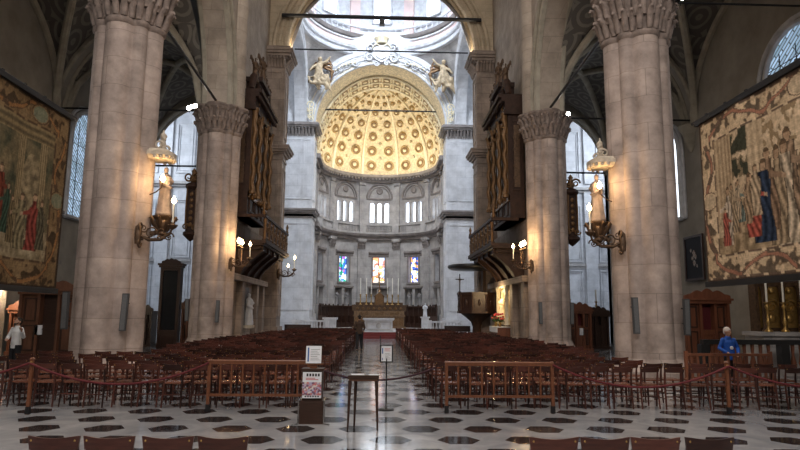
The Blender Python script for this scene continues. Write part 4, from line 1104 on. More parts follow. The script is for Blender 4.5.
def statue_shrine(s, px, y, zc, label, power):
    """statue on a gilded bracket under a carved stone canopy that carries a smaller figure"""
    t = thing('statue_canopy', 'stone canopy shelf with a small carved figure on the pier by the ' + SIDE[s], 'canopy', (px, y, zc + 1.72), 0, 'canopies over the pier statues')
    X = lambda p: (-s * p[0], p[1], p[2])
    mb = MB(X); 
    pl = [(-.1, -.42), (.3, -.42), (.52, -.2), (.52, .2), (.3, .42), (-.1, .42)]
    mb.prism(pl, -.14, -.06, .8, .95); mb.prism(pl, -.06, .06, 1, 1); mb.prism(pl, .06, .14, .85, .75)
    for i in range(9): mb.ball((.12 + .4 * cos(-PI / 2 + PI * i / 8), .4 * sin(-PI / 2 + PI * i / 8), -.12), .055)
    mb.build('shelf', M['stone_fig'], t, smooth=50)
    mb = MB(X); robed(mb, .62, (.18, 0, .13), True, (1, 0)); remesh(mb.build('small_figure', M['stone_fig'], t), .022)
    for q in (-1, 1): mb = MB(X); scroll(mb, (.16, q * .24, .24), (1, 0, 0), (0, 0, 1), .13, 1.3, .035); mb.build('scroll', M['stone_fig'], t, smooth=60)
    t = thing('stone_statue', 'robed stone statue glowing in lamplight on the pier by the ' + SIDE[s], 'statue', (px, y, zc), 0, 'statues on the piers')
    mb = MB(X); robed(mb, 1.3, (.32, 0, .1), True, (1, 0)); mb.lathe([(.2, 0), (.24, .05), (.2, .12)], (.32, 0, 0), 12); remesh(mb.build('figure', M['cap'], t), .028)
    mb = MB(X); mb.lathe([(.04, -.62), (.14, -.5), (.1, -.4), (.24, -.22), (.2, -.12), (.3, -.03), (.3, .0)], (.32, 0, 0), 14); mb.tube([(0, 0, -.5), (.15, 0, -.45), (.32, 0, -.25)], .07, 8)
    for i in range(8): mb.tube([(.32 + .1 * cos(i * PI / 4), .1 * sin(i * PI / 4), -.4), (.32 + .26 * cos(i * PI / 4), .26 * sin(i * PI / 4), -.2), (.32 + .36 * cos(i * PI / 4), .36 * sin(i * PI / 4), -.02), (.32 + .4 * cos(i * PI / 4), .4 * sin(i * PI / 4), -.1)], [.05, .06, .04, .02], 6)
    mb.build('gilded_bracket', M['bronze'], t, smooth=60)
    mb = MB(X); mb.tube([(.02, -.3, .55), (.2, -.34, .62), (.34, -.34, .75), (.36, -.34, .9)], .02, 6); mb.build('lamp_arm', M['bronze'], t, smooth=60)
    bulb_at(t, X((.36, -.34, .98)), .075, power); 
    return t
statue_shrine(-1, -6.28, 17, 4.35, '', 40)
statue_shrine(1, 6.50, 17, 4.35, '', 40)
pier_lamp(-1, -6.38, 16.35, 3.75, 'scrolled bronze bracket with a tall lit candle, on the pier beside the darker tapestry', 1.0, 30)
pier_lamp(1, 6.62, 16.35, 3.72, 'scrolled bronze bracket with a tall lit candle, on the pier beside the pale tapestry', 1.0, 30)
def cluster(s, px, y, z, label, dirx, power):
    t = pier_lamp(s, px, y, z, label, .95, power)
    X = lambda p: (-s * p[0], p[1], p[2])
    mb = MB(X)
    for a in (-.35, 0, .35):
        mb.tube([(.45, a * .4, .1), (.42, a, .35), (.42, a, .75)], .025, 6); mb.lathe([(.03, .7), (.08, .76), (.04, .8)], (.42, a, 0), 8)
    mb.build('branch_arms', M['bronze'], t, smooth=60)
    for a in (-.35, 0, .35): bulb_at(t, X((.42, a, .98)), .08, power)
    return t
cluster(-1, -6.55, 27.3, 3.85, 'bronze bracket with a cluster of bright bulbs on second pier, ' + SIDE[-1], 1, 45)
cluster(1, 6.88, 27.3, 3.9, 'bronze bracket with a cluster of bright bulbs on second pier, ' + SIDE[1], 1, 45)
t = pier_lamp(-1, -6.2, 38.2, 4.1, 'scrolled bracket with two lit bulbs on the dark pilaster beyond the organ', 1.1, 25)
mb = MB(); mb.tube([(.6, 0, -.1), (.65, -.2, .0), (.65, -.25, .35)], .03, 6); mb.build('branch_arm', M['bronze'], t); bulb_at(t, (.65, -.25, .48), .07, 0)

# column loudspeakers
def speaker(x, y, z, tilt, label):
    t = thing('column_speaker', label, 'loudspeaker', (x, y, z), 0, 'slim grey column loudspeakers')
    mb = MB(); mb.slab([(-.075, 0), (.075, 0), (.075, .95), (-.075, .95)], (0, 0, 0), (1, 0, 0), (tilt, -.07, 1), (0, .1, 0)); mb.build('cabinet', M['grey'], t)
    mb = MB(); mb.slab([(-.055, .03), (.055, .03), (.055, .92), (-.055, .92)], (0, -.008, 0), (1, 0, 0), (tilt, -.07, 1), (0, .007, 0)); mb.build('grille', M['grille'], t)
    mb = MB(); mb.tube([(0, .08, .3), (0, .25, .3)], .02, 6); mb.tube([(tilt * .7, .03, .7), (tilt * .7, .25, .7)], .02, 6); mb.build('wall_bracket', M['iron'], t)
for x, y, z, ti, lb in ((-7.98, 16.1, 1.28, .02, "grey column speaker on the big pier beside the dark confessional"), (-6.52, 16.12, 1.25, .06, "grey column speaker below the candle bracket, darker tapestry's side"),
                        (6.80, 16.12, 1.28, -.05, "grey column speaker below the candle bracket, pale tapestry's side"), (8.14, 16.1, 1.25, -.02, "grey column speaker on the big pier beside the confessional with carved crest"),
                        (-8.25, 27.1, 1.35, .0, "grey column speaker on second pier, facing the glazed cabinet"), (-6.95, 27.05, 1.3, .04, "grey column speaker on second pier, under the bulb cluster, darker tapestry's side"),
                        (7.15, 27.05, 1.35, -.03, "grey column speaker on second pier, under the bulb cluster, pale tapestry's side"), (8.55, 27.1, 1.35, 0, "grey column speaker on second pier, facing the papered confessional")):
    speaker(x, y, z, ti, lb)
# spotlights on the capitals
def spotlight(x, y, z, label, power, aim):
    t = thing('spotlight', label, 'spotlight', (x, y, z), 0, 'spotlights on the capitals')
    mb = MB(); mb.tube([(0, 0, 0), (0, 0, .16)], .015, 6); mb.build('stem', M['iron'], t)
    mb = MB(); mb.lathe([(.06, -.12), (.09, 0), (.1, .12)], (0, 0, 0), 12)
    mb.v = [(p[0], -p[2], p[1] + .2) for p in mb.v]; mb.build('housing', M['iron'], t, smooth=50)
    mb = MB(); mb.ball((0, -.12, .2), .095, (1, .4, 1), 12, 6); mb.build('lens', M['spot'], t, smooth=60)
for i, (dx, dy) in enumerate(((-1.25, -.75), (-1.05, -.95), (-.85, -1.08))):
    spotlight(-7.45 + dx, 28 + dy, 10.68, 'small bright spotlight on second capital by darker tapestry, %s of three from the aisle' % ORD[i], 0, None)
spotlight(8.6, 27.05, 10.7, 'small spotlight on the second capital along the pale tapestry side', 0, None)
for i, (dx, dy) in enumerate(((.78, -1.0), (.98, -.85))):
    spotlight(7.5 + dx, 17 + dy, 10.5, 'small bright spotlight on the great capital by the pale tapestry, %s of two' % ORD[i], 0, None)

# ------------------------------------------------------------------ pipe organs in the arcade, with carved singing galleries
def organ(s, label, blabel):
    t = thing('pipe_organ', label, 'organ', (s * 6.8, 33.7, 0))
    X = lambda p: (-s * p[0], -1.0 + .72 * p[1], 6.55 + (p[2] - 6.55) * 1.22)
    mb = MB(X); mb.b2(-.5, .1, -3.4, 3.4, 6.55, 11.2); mb.b2(-.5, .25, -3.5, 3.5, 6.55, 7.5)
    for w in (-3.2, -1.15, 1.15, 3.2): mb.b2(.1, .3, w - .28, w + .28, 7.5, 10.9)
    for w0 in (-2.9, -.9, 1.5): mb.frame((.25, w0, 6.7), (0, 1, 0), (0, 0, 1), Vector((1, 0, 0)), 1.5, .7, .08, .06)
    for q in (-3.405, 3.4):
        for z0, z1 in ((6.75, 7.4), (7.7, 10.7)): mb.frame((-.38, q + (0 if q < 0 else 0), z0), (1, 0, 0), (0, 0, 1), Vector((0, -.06 if q < 0 else .06, 0)) * 16, .5, z1 - z0, .06, .06)
    mb.build('case', M['organ'], t)
    for q in (-3.43, 3.43):
        mb = MB(X); mb.b2(-.3, 0, q - .02, q + .02, 7.85, 10.5)
        for z, f in ((8.2, 1), (8.8, -1), (9.4, 1), (10.0, -1)): scroll(mb, (-.15, q, z), (1, 0, 0), (0, 0, 1), .17, 1.4, .04, f)
        mb.build('side_carving', M['bronze'], t, smooth=50)
    for w in (-3.2, -1.15, 1.15, 3.2):
        mb = MB(X); pts = []; 
        for i in range(41): a = i * .62; pts.append((.42 + .04 * cos(a), w + .04 * sin(a), 7.5 + 3.3 * i / 40))
        mb.tube(pts, .12, 8); mb.lathe([(.2, 0), (.2, .1), (.13, .16)], (.42, w, 7.42), 10); mb.lathe([(.12, 0), (.22, .25), (.2, .3)], (.42, w, 10.75), 10)
        mb.build('twisted_column', M['gilt'], t, smooth=50)
    mb = MB(X)
    for z, u, h in ((10.95, .5, .2), (11.15, .45, .35), (11.5, .62, .16), (11.66, .78, .16)): mb.b2(-.5, u, -3.6, 3.6, z, z + h)
    for i in range(36): mb.b2(.62, .72, -3.5 + 7 * i / 36, -3.42 + 7 * i / 36, 11.42, 11.55)
    mb.build('entablature', M['organ'], t)
    mb = MB(X); mb.b2(-.4, .3, -1.4, 1.4, 11.8, 12.6); mb.b2(-.4, .5, -1.6, 1.6, 12.6, 12.8)
    for q in (-1, 1):
        mb.tube([(.2, q * 3.3, 11.85), (.2, q * 2.8, 12.5), (.2, q * 2.1, 12.75), (.2, q * 1.6, 12.3)], [.16, .2, .18, .1], 8); scroll(mb, (.3, q * 1.9, 12.35), (0, 1, 0), (0, 0, 1), .32, 1.5, .08, q)
    mb.build('pediment', M['organ'], t, smooth=40)
    for w0, w1, zb, zt in ((-2.85, -1.5, 8.0, 10.2), (-.8, .8, 7.8, 10.8), (1.5, 2.85, 8.0, 10.2)):
        n = 7
        for i in range(n):
            mb = MB(X); f = abs(i - (n - 1) / 2) / ((n - 1) / 2); w = w0 + (w1 - w0) * (i + .5) / n
            r = (w1 - w0) / n * .44
            mb.lathe([(.02, 7.5 - 0), (r, 7.5 + .35), (r, zt - .6 * f), (r * .8, zt - .6 * f)], (.2, w, 0), 10); mb.build('organ_pipe', M['pipe'], t, smooth=50)
    mb = MB(X)
    for z in (7.42, 10.6, 10.9, 11.3): mb.b2(.26, .33, -3.35, 3.35, z - .16, z + .16)
    for q in (-3.35, 3.25): mb.b2(.26, .32, q, q + .1, 7.3, 11.3)
    for i in range(60):
        w = -3.3 + 6.6 * random.random(); z = random.choice((7.42, 10.6, 11.3, 10.9)) + random.uniform(-.15, .15); mb.ball((.3 + .18 * random.random(), w, z), random.uniform(.05, .12), (1, 1, 1.2), 7, 5)
    for w in (-2.2, 0, 2.2):
        for q in (-1, 1): scroll(mb, (.33, w + q * .3, 10.5), (0, 1, 0), (0, 0, 1), .26, 1.4, .05, q)
    mb.build('gilded_carving', M['gilt'], t, smooth=60)
    for w, z, h in ((0, 12.8, 1.4), (-2.7, 12.3, 1.15), (2.7, 12.3, 1.15), (-1.3, 12.75, .85), (1.3, 12.75, .85)):
        mb = MB(X); robed(mb, h, (.25, w, z - .05), True, (1, 0))
        for q in (-1, 1): mb.tube([(.15, w + q * .1 * h, z + .7 * h), (.05, w + q * .3 * h, z + .95 * h), (.0, w + q * .38 * h, z + .7 * h)], [.05 * h, .07 * h, .02], 6)
        remesh(mb.build('gilded_figure', M['bronze'], t), .035)
    # gallery below, fixed to the case
    X = lambda p: (-s * p[0], p[1], p[2])
    g = thing('organ_gallery', blabel, 'gallery', (s * 6.8, 33.7, 0))
    mb = MB(X); mb.b2(-.5, 1.2, -3.7, 3.9, 5.0, 5.25); mb.b2(1.1, 1.3, -3.8, 4.0, 5.1, 5.3); mb.b2(-.5, 1.0, -3.5, 3.7, 4.8, 5.0); mb.build('floor_slab', M['organ'], g)
    mb = MB(X); mb.b2(1.08, 1.26, -3.75, 3.95, 6.38, 6.52); mb.b2(-.1, 1.2, -3.78, -3.6, 6.38, 6.52); mb.b2(-.1, 1.2, 3.8, 3.98, 6.38, 6.52); mb.build('handrail', M['organ'], g)
    for i in range(7):
        w = -3.65 + 7.5 * i / 7; wd = 7.5 / 7
        mb = MB(X); mb.b2(1.12, 1.2, w, w + wd, 5.25, 6.4); mb.build('parapet_panel', M['organ'], g)
        mb = MB(X); mb.frame((1.2, w + .12, 5.4), (0, 1, 0), (0, 0, 1), Vector((1, 0, 0)), wd - .24, .84, .07, .04)
        for q in (-1, 1): scroll(mb, (1.23, w + wd / 2 + q * .17, 5.82), (0, 1, 0), (0, 0, 1), .18, 1.5, .035, q)
        mb.ball((1.22, w + wd / 2, 5.82), .09, (.6, 1, 1.6)); mb.lathe([(.06, 5.25), (.08, 5.5), (.05, 5.8), (.09, 6.3)], (1.22, w, 0), 8); mb.ball((1.22, w, 6.0), .08)
        mb.build('gilded_relief', M['gilt'], g, smooth=60)
    for q in (-3.75, 3.95): mb = MB(X); mb.lathe([(.07, 6.5), (.1, 6.6), (.05, 6.75), (.09, 6.9), (.02, 7.1)], (1.15, q, 0), 8); mb.build('finial', M['gilt'], g, smooth=60)
    for w in (-3.2, -1.6, 0, 1.6):
        mb = MB(X); mb.slab([(-.3, 3.6), (.05, 3.6), (.12, 3.8), (.35, 4.1), (.8, 4.5), (1.1, 4.75), (1.1, 5.0), (-.3, 5.0)], (0, w - .16, 0), (1, 0, 0), (0, 0, 1), (0, .32, 0))
        scroll(mb, (.62, w, 4.62), (1, 0, 0), (0, 0, 1), .2, 1.4, .06); mb.build('scrolled_corbel', M['organ'], g, smooth=40)
    mb = MB(X); mb.slab([(-.45, 3.7), (-.1, 3.7), (.1, 4.0), (.5, 4.5), (.95, 4.8), (-.45, 4.8)], (0, -3.3, 0), (1, 0, 0), (0, 0, 1), (0, 5.1, 0)); mb.build('coved_soffit', M['organ'], g)
    return t
organ(-1, "dark walnut pipe organ with gilded figures on top, on the darker tapestry's side", "carved gilded gallery jutting out under the organ, darker tapestry's side")
organ(1, "dark walnut pipe organ with gilded figures on top, above the pulpit", "carved gilded gallery jutting out under the organ, beside the pulpit canopy")
for s in (-1, 1):
    nm = {-1: 'left', 1: 'right'}[s]
    mb = MB(); a, b = sorted((s * 7.25, s * 7.9)); mb.b2(a, b, 28.9, 38.4, 0, 6.4)
    for y in (29.6, 32.2, 36.0, 37.9): a, b = sorted((s * 6.95, s * 7.25)); mb.b2(a, b, y - .3, y + .3, 0, 3.6)
    a, b = sorted((s * 6.8, s * 7.25)); mb.b2(a, b, 29.0, 38.3, 3.3, 3.6)
    mb.build('wall_under_organ_' + nm, M['dark_stone'], kind='structure')
# niche with relief figure under the left-hand organ
t = thing('niche_statue', "white relief figure standing in the dark niche under the organ, darker tapestry's side", 'statue', (-7.1, 34.1, .9))
mb = MB(); robed(mb, 1.75, (.05, 0, .15), True, (1, 0)); remesh(mb.build('figure', M['white'], t), .04)
mb = MB(); mb.b2(-.15, .3, -.5, .5, 0, .16); mb.build('plinth', M['stone_fig'], t)
mb = MB(); mb.b2(-.15, -.08, -.55, .55, .16, 2.2); mb.build('back_panel', M['black'], t)
# golden side altar under the other organ
t = thing('side_altar', 'small golden side altar glowing with light beneath the organ and beside the pulpit', 'altar', (7.2, 34.2, 0))
mb = MB(); mb.b2(-.16, 0, -1.3, 1.3, 1.2, 3.3); mb.build('reredos', M['gold_base'], t)
mb = MB()
for q in (-1.15, 1.15): mb.lathe([(.16, 1.2), (.12, 1.35), (.11, 3.0), (.17, 3.2)], (-.3, q, 0), 12)
mb.b2(-.4, 0, -1.4, 1.4, 3.2, 3.32); mb.frame((-.17, -.62, 1.4), (0, 1, 0), (0, 0, 1), Vector((-1, 0, 0)), 1.24, 1.7, .1, .08); mb.build('marble_surround', M['gold_light'], t, smooth=40)
mb = MB(); robed(mb, 1.25, (-.3, 0, 1.55), True, (-1, 0)); remesh(mb.build('altar_figure', M['gold_light'], t), .04)
mb = MB(); mb.b2(-.8, 0, -1.0, 1.0, 0, 1.05); mb.build('altar_block', M['wood_red'], t)
mb = MB(); mb.b2(-.85, .02, -1.05, 1.05, 1.05, 1.1); mb.b2(-.86, -.8, -1.05, 1.05, .8, 1.1); mb.build('altar_cloth', M['cloth'], t)
lamp('altar_light', 'POINT', (-.9, -.3, 2.9), 75, (1, .72, .38), .15, parent=t)
for i, (q, x) in enumerate(((-.7, 6.4), (.55, 6.42))):
    t = thing('flower_vase', 'vase of red flowers on the golden side altar, %s' % ('at its end towards the entrance' if q < 0 else 'at its end towards the high altar'), 'flowers', (x + .2, 34.2 + q, 1.1))
    mb = MB(); mb.lathe([(.06, 0), (.1, .12), (.05, .22), (.07, .26)], n=12); mb.build('vase', M['brass'], t, smooth=50)
    mb = MB(); 
    for k in range(14): a = random.random() * 6.3; mb.tube([(0, 0, .22), (.2 * cos(a), .2 * sin(a), .3 + .25 * random.random())], [.01, .03], 5)
    mb.build('leaves', M['leaf'], t)
    mb = MB()
    for k in range(16): a = random.random() * 6.3; r = .25 * random.random(); mb.ball((r * cos(a), r * sin(a), .4 + .3 * random.random()), .06, (1, 1, .8), 7, 5)
    mb.build('blossoms', M['flower'], t, smooth=60)

# pulpit
t = thing('pulpit', 'dark carved wooden pulpit with its box on a tapering stem, near the apse', 'pulpit', (5.9, 37.0, 0))
oct_ = lambda r, z0, z1, k=1.0: ([(r * cos(PI / 8 + i * PI / 4), r * sin(PI / 8 + i * PI / 4)) for i in range(8)], z0, z1, 1.0, k)
mb = MB(); mb.prism(*oct_(1.1, 1.85, 2.95)); mb.build('box', M['wood_dark'], t)
mb = MB(); mb.prism(*oct_(1.22, 2.9, 3.04)); mb.prism(*oct_(1.2, 1.8, 1.95))
for i in range(8):
    a = PI / 8 + i * PI / 4; mb.lathe([(.05, 1.9), (.08, 2.2), (.05, 2.5), (.08, 2.9)], (1.1 * cos(a), 1.1 * sin(a), 0), 8)
mb.build('cornice_and_columns', M['wood_dark'], t, smooth=40)
for i in range(8):
    a = i * PI / 4 + PI / 4; r = 1.1 * cos(PI / 8)
    mb = MB(); mb.frame((r * cos(a) + .28 * sin(a), r * sin(a) - .28 * cos(a), 2.08), (-sin(a), cos(a), 0), (0, 0, 1), Vector((cos(a), sin(a), 0)), .56, .7, .06, .04); mb.ball((r * cos(a), r * sin(a), 2.43), .14, (.6, .6, 1.4)); mb.build('carved_panel', M['wood_dark'], t, smooth=50)
mb = MB(); mb.lathe([(.5, 0), (.5, .2), (.3, .35), (.25, 1.0), (.35, 1.3), (.7, 1.6), (1.0, 1.82)], n=16); mb.build('stem', M['organ'], t, smooth=40)
t = thing('pulpit_canopy', 'dark round sounding board hanging over the pulpit', 'canopy', (5.5, 37.05, 4.45))
mb = MB(); mb.lathe([(.3, -.1), (1.1, -.06), (1.28, .02), (1.34, .12), (1.3, .22), (1.1, .27), (.6, .29), (.12, .31), (.02, .32)], n=28); mb.build('sounding_board', M['black'], t, smooth=30)
mb = MB(); mb.b2(.75, .95, -.2, .2, -1.5, .02); mb.build('back_board', M['organ'], t)
t = thing('crucifix', 'dark crucifix standing up from the rim of the pulpit', 'crucifix', (4.85, 36.7, 3.03))
mb = MB(); mb.box((0, 0, .55), (.06, .05, 1.1)); mb.box((0, 0, .78), (.5, .05, .06)); mb.box((0, 0, .03), (.16, .12, .06)); mb.build('cross', M['iron'], t)
mb = MB(); mb.tube([(0, -.05, .3), (0, -.06, .5), (0, -.06, .72)], [.03, .035, .05], 8); mb.ball((0, -.07, .83), .045)
for q in (-1, 1): mb.tube([(0, -.06, .72), (q * .2, -.05, .79)], [.025, .015], 6)
remesh(mb.build('corpus', M['bronze'], t), .012)
# ------------------------------------------------------------------ confessionals, cabinets and wall pieces in the aisles
def crest(mb, w, z, y, d, n=24, h=.28):
    poly = [(-w / 2, z)] + [(-w / 2 + w * i / n, z + .1 + h * max(0, cos((i / n - .5) * PI)) * (.55 + .45 * abs(cos(i / n * PI * 4)))) for i in range(n + 1)] + [(w / 2, z)]
    mb.slab(poly, (0, y, 0), (1, 0, 0), (0, 0, 1), (0, d, 0))
def confessional(x, y, w, h, d, rz, label, m='wood_red', notice=None, dark=False):
    t = thing('confessional', label, 'confessional', (x, y, 0), rz)
    mb = MB(); mb.b2(-w / 2, w / 2, d - .06, d, .0, h - .25)
    for q in (-w / 2, w / 2 - .1, -w * .19, w * .19 - .08): mb.b2(q, q + .1, 0, d, 0, h - .25)
    mb.b2(-w / 2 - .05, w / 2 + .05, -.05, d, 0, .14); mb.build('body', M[m], t)
    mb = MB(); mb.b2(-w / 2 - .04, w / 2 + .04, -.06, d, h - .32, h - .2); mb.b2(-w / 2 - .1, w / 2 + .1, -.12, d, h - .2, h - .12); crest(mb, w + .1, h - .12, -.02, .08); mb.build('carved_cornice', M[m], t)
    for (a, b) in ((-w / 2 + .1, -w * .19), (w * .19, w / 2 - .1)):
        mb = MB(); mb.b2(a, b, .12, .17, .14, h - .32); pn = mb.build('side_panel', M[m], t)
        mb = MB(); mb.frame((a + .06, .12, .3), (1, 0, 0), (0, 0, 1), Vector((0, -1, 0)), b - a - .12, h * .35, .05, .03); mb.frame((a + .06, .12, .4 + h * .36), (1, 0, 0), (0, 0, 1), Vector((0, -1, 0)), b - a - .12, h * .32, .05, .03); mb.build('panel_moulding', M['wood_dark'], pn)
    mb = MB(); mb.b2(-w * .19 + .02, w * .19, .06, .11, .14, 1.25); mb.frame((-w * .19 + .1, .06, .3), (1, 0, 0), (0, 0, 1), Vector((0, -1, 0)), w * .38 - .18, .8, .05, .03); mb.build('half_door', M['wood_dark'] if dark else M[m], t)
    mb = MB(); mb.b2(-w * .19 + .02, w * .19, .30, .33, 1.2, h - .32); mb.build('curtain', M['velvet'] if not dark else M['wood_dark'], t)
    if notice:
        mb = MB(); mb.b2(notice[0] - .12, notice[0] + .12, -.0, .005 + .10, notice[1] - .17, notice[1] + .17); mb.build('paper_notice', M['paper'], t)
    return t
confessional(-12.0, 23.0, 2.1, 2.65, 1.1, 0, 'large dark wooden confessional with a white paper notice behind the darker tapestry', 'wood_mid', (-.28, 1.05), True)
confessional(-14.0, 25.2, 1.25, 1.95, .8, 0, 'reddish wooden confessional against the pale wall behind the man in the white shirt', 'wood_red')
confessional(12.55, 23.2, 1.7, 2.55, 1.0, 0, 'tall mahogany confessional with a carved crest behind the person in blue', 'wood_red')
confessional(9.98, 30.4, 1.15, 2.15, .8, 0, 'small brown confessional with a white notice in the gap beyond the pale side pier', 'wood_red', (.08, .95))
confessional(11.7, 32.6, 1.1, 2.0, .8, 0, 'dark low confessional with a candlestick on top, in the gap between stone piers', 'wood_dark', None, True)
confessional(-9.75, 32.6, .9, 2.2, .8, 0, 'narrow reddish confessional between the glazed cabinet and the second pier', 'wood_red')
confessional(-11.75, 31.5, .9, 1.9, .8, 0, 'low dark confessional between the big pier and the tall glazed cabinet', 'wood_dark', None, True)
def candlestick(x, y, z, h, label, cand=.5, group=None, r=.05, parent=None):
    t = thing('candlestick', label, 'candlestick', (x, y, z), 0, group)
    mb = MB(); mb.lathe([(r * 2, 0), (r * 2.1, .03), (r * .9, h * .12), (r * .6, h * .2), (r * 1.3, h * .32), (r * .6, h * .42), (r * .6, h * .75), (r * 1.2, h * .85), (r * .6, h * .92), (r * 1.7, h * .98), (r * 1.7, h)], n=10); mb.build('stem', M['brass'], t, smooth=50)
    mb = MB(); mb.lathe([(r * .55, h), (r * .5, h + cand), (.002, h + cand + .04)], n=8); mb.build('candle', M['candle'], t, smooth=50)
    return t
candlestick(11.7, 32.9, 2.15, .35, 'candlestick with a white candle standing on the dark low confessional', .6, None, .07)
candlestick(9.6, 30.7, 2.3, .25, 'small candlestick standing on the papered brown confessional', .25, None, .05)
t = thing('glazed_cabinet', 'tall dark-framed glazed cabinet standing between the two piers, near the transept', 'cabinet', (-10.0, 30.0, 0))
mb = MB(); mb.b2(-.48, .48, 0, .4, 0, .75); mb.frame((-.34, 0, .1), (1, 0, 0), (0, 0, 1), Vector((0, -1, 0)), .68, .55, .06, .03); mb.build('base_cupboard', M['wood_dark'], t)
mb = MB(); mb.frame((-.48, -.02, .75), (1, 0, 0), (0, 0, 1), Vector((0, 1, 0)), .96, 3.1, .13, .35); mb.b2(-.48, .48, .3, .4, .75, 3.85); mb.build('frame', M['wood_dark'], t)
mb = MB(); mb.b2(-.36, .36, .05, .07, .87, 3.73); mb.build('glass_pane', M['glass_dark'], t)
mb = MB(); mb.b2(-.55, .55, -.08, .42, 3.85, 3.95); mb.b2(-.6, .6, -.13, .42, 3.95, 4.05); crest(mb, .9, 4.05, -.02, .1, h=.15); mb.build('cornice', M['wood_dark'], t)
for s, nm in ((-1, 'darker'), (1, 'pale')):
    # carved gilded pendant shrines on the aisle side of the second piers
    x = -8.55 if s < 0 else 8.95
    t = thing('carved_wall_shrine', "narrow carved gilded wooden shrine hung at second pier, %s tapestry's side" % nm, 'shrine', (x, 28.0, 5.0))
    mb = MB(); mb.lathe([(.02, -.1), (.15, 0), (.36, .2), (.36, .3), (.26, .36), (.26, .4)], n=10); mb.b2(-.2, .2, -.16, .16, .4, 2.3); mb.lathe([(.28, 2.3), (.36, 2.4), (.34, 2.5), (.2, 2.6)], n=10); mb.build('carved_body', M['organ'], t)
    mb = MB()
    for q in (-1, 1):
        scroll(mb, (q * .18, -.16, 2.85), (1, 0, 0), (0, 0, 1), .22, 1.5, .05, q); scroll(mb, (q * .2, -.18, .55), (1, 0, 0), (0, 0, 1), .15, 1.5, .04, -q)
        mb.tube([(q * .2, -.17, .5), (q * .22, -.17, 1.4), (q * .2, -.17, 2.3)], .045, 6)
    for k in range(6): mb.ball((0, -.17, .65 + .28 * k), .09, (1, .5, 1.2), 8, 5)
    mb.lathe([(.12, 2.6), (.2, 2.8), (.08, 3.05), (.12, 3.15), (.01, 3.3)], n=10); mb.build('gilded_scrollwork', M['gilt'], t, smooth=60)
    mb = MB(); mb.tube([(0, 0, 1.2), (-s * -.0 - s * .5, 0, 1.2)], .04, 6); mb.build('wall_fixing', M['iron'], t)

# aisle windows
def aisle_window(n, s, y0, y1, z0, z1, m):
    x = s * 14.86; w = (y1 - y0) / 2; yc = (y0 + y1) / 2; zs = z1 - w
    pl = [(-w, z0), (w, z0), (w, zs)] + [(w * cos(PI * j / 14), zs + w * sin(PI * j / 14)) for j in range(1, 14)] + [(-w, zs)]
    mb = MB(); mb.slab(pl, (x, yc, 0), (0, 1, 0), (0, 0, 1), (-s * .03, 0, 0)); o = mb.build('window_%d' % n, m, kind='structure')
    mb = MB(); mb.tube([(x - s * .05, yc + a, z) for a, z in pl + [pl[0]]], .12, 6); mb.tube([(x - s * .05, yc + a * 1.22, z0 + (z - z0) * 1.04) for a, z in pl + [pl[0]]], .09, 6); mb.build('window_frame', M['white'], o, smooth=40)
    mb = MB()
    k = int(2 * w / .75)
    for i in range(1, k): mb.tube([(x - s * .04, yc - w + 2 * w * i / k, z0), (x - s * .04, yc - w + 2 * w * i / k, zs + w * .6)], .02, 5)
    for i in range(1, int((z1 - z0) / .9)): mb.tube([(x - s * .04, yc - w, z0 + .9 * i), (x - s * .04, yc + w, z0 + .9 * i)], .016, 5)
    mb.build('glazing_bars', M['iron'], o)
aisle_window(60, -1, 29.1, 32.1, 6.2, 11.6, M['leaded'])
aisle_window(61, 1, 29.2, 32.2, 6.5, 11.4, M['daylight'])
aisle_window(62, 1, 18.6, 22.2, 6.5, 12.2, M['leaded'])
aisle_window(63, -1, 19.0, 22.4, 6.5, 12.0, M['leaded'])
# painting on the aisle wall
t = thing('framed_painting', 'dark framed painting with pale flowers on the aisle wall behind the pale tapestry', 'painting', (14.8, 28.2, 3.5))
N, K = 50, 60; vs = []; cs = []; fs = []
for j in range(K + 1):
    for i in range(N + 1):
        u, v = i / N, j / K; vs.append((-.06, (u - .5) * 1.5, v * 1.9)); c = (.012, .013, .018)
        for (a, b, r) in ((.5, .62, .09), (.42, .52, .07), (.6, .5, .06), (.5, .38, .08), (.35, .3, .05), (.68, .7, .045)):
            d = ((u - a) / r) ** 2 + ((v - b) / (r * .9)) ** 2 + nz(u, v, 14) * .9
            if d < 1: c = (.40, .36, .32) if nz(u, v, 25, 2) > -.15 else (.22, .10, .08)
        cs.append(c)
for j in range(K):
    for i in range(N): a = j * (N + 1) + i; fs.append((a, a + 1, a + N + 2, a + N + 1))
mb = MB(); mb.add(vs, fs); mb.build('canvas', M['paint'], t, cols=cs)
mb = MB(); mb.frame((-.02, -.85, -.1), (0, 1, 0), (0, 0, 1), Vector((-1, 0, 0)), 1.7, 2.1, .1, .08); mb.b2(-.04, .0, -.8, .8, 0, 2.0); mb.build('frame', M['wood_dark'], t)
# pale wall memorial behind the darker tapestry and stone surround under it
t = thing('wall_memorial', 'pale carved stone wall memorial with an urn beside the big pier, behind the darker tapestry', 'memorial', (-14.85, 27.0, 2.9))
mb = MB(); mb.b2(0, .06, -1.3, 1.7, 1.1, 3.3); mb.build('back_slab', M['white'], t)
mb = MB(); mb.b2(0, .2, -1.4, 1.8, .0, .14); mb.b2(0, .25, -1.4, 1.8, .95, 1.12); mb.b2(0, .2, -1.4, 1.8, 3.3, 3.45); mb.build('dark_ledge', M['apse_dark'], t)
mb = MB(); mb.lathe([(.1, 1.12), (.3, 1.2), (.15, 1.35), (.42, 1.75), (.35, 2.0), (.12, 2.1), (.2, 2.2), (.02, 2.5)], (.2, .5, 0), 14); mb.build('carved_urn', M['stone_fig'], t, smooth=50)
mb = MB(); mb.b2(0, .05, -1.3, 1.7, .14, .95)
for q in (-.9, .1, 1.1): scroll(mb, (.08, q + .1, .55), (0, 1, 0), (0, 0, 1), .28, 1.5, .06)
mb.build('carved_scrollwork', M['white'], t, smooth=50)
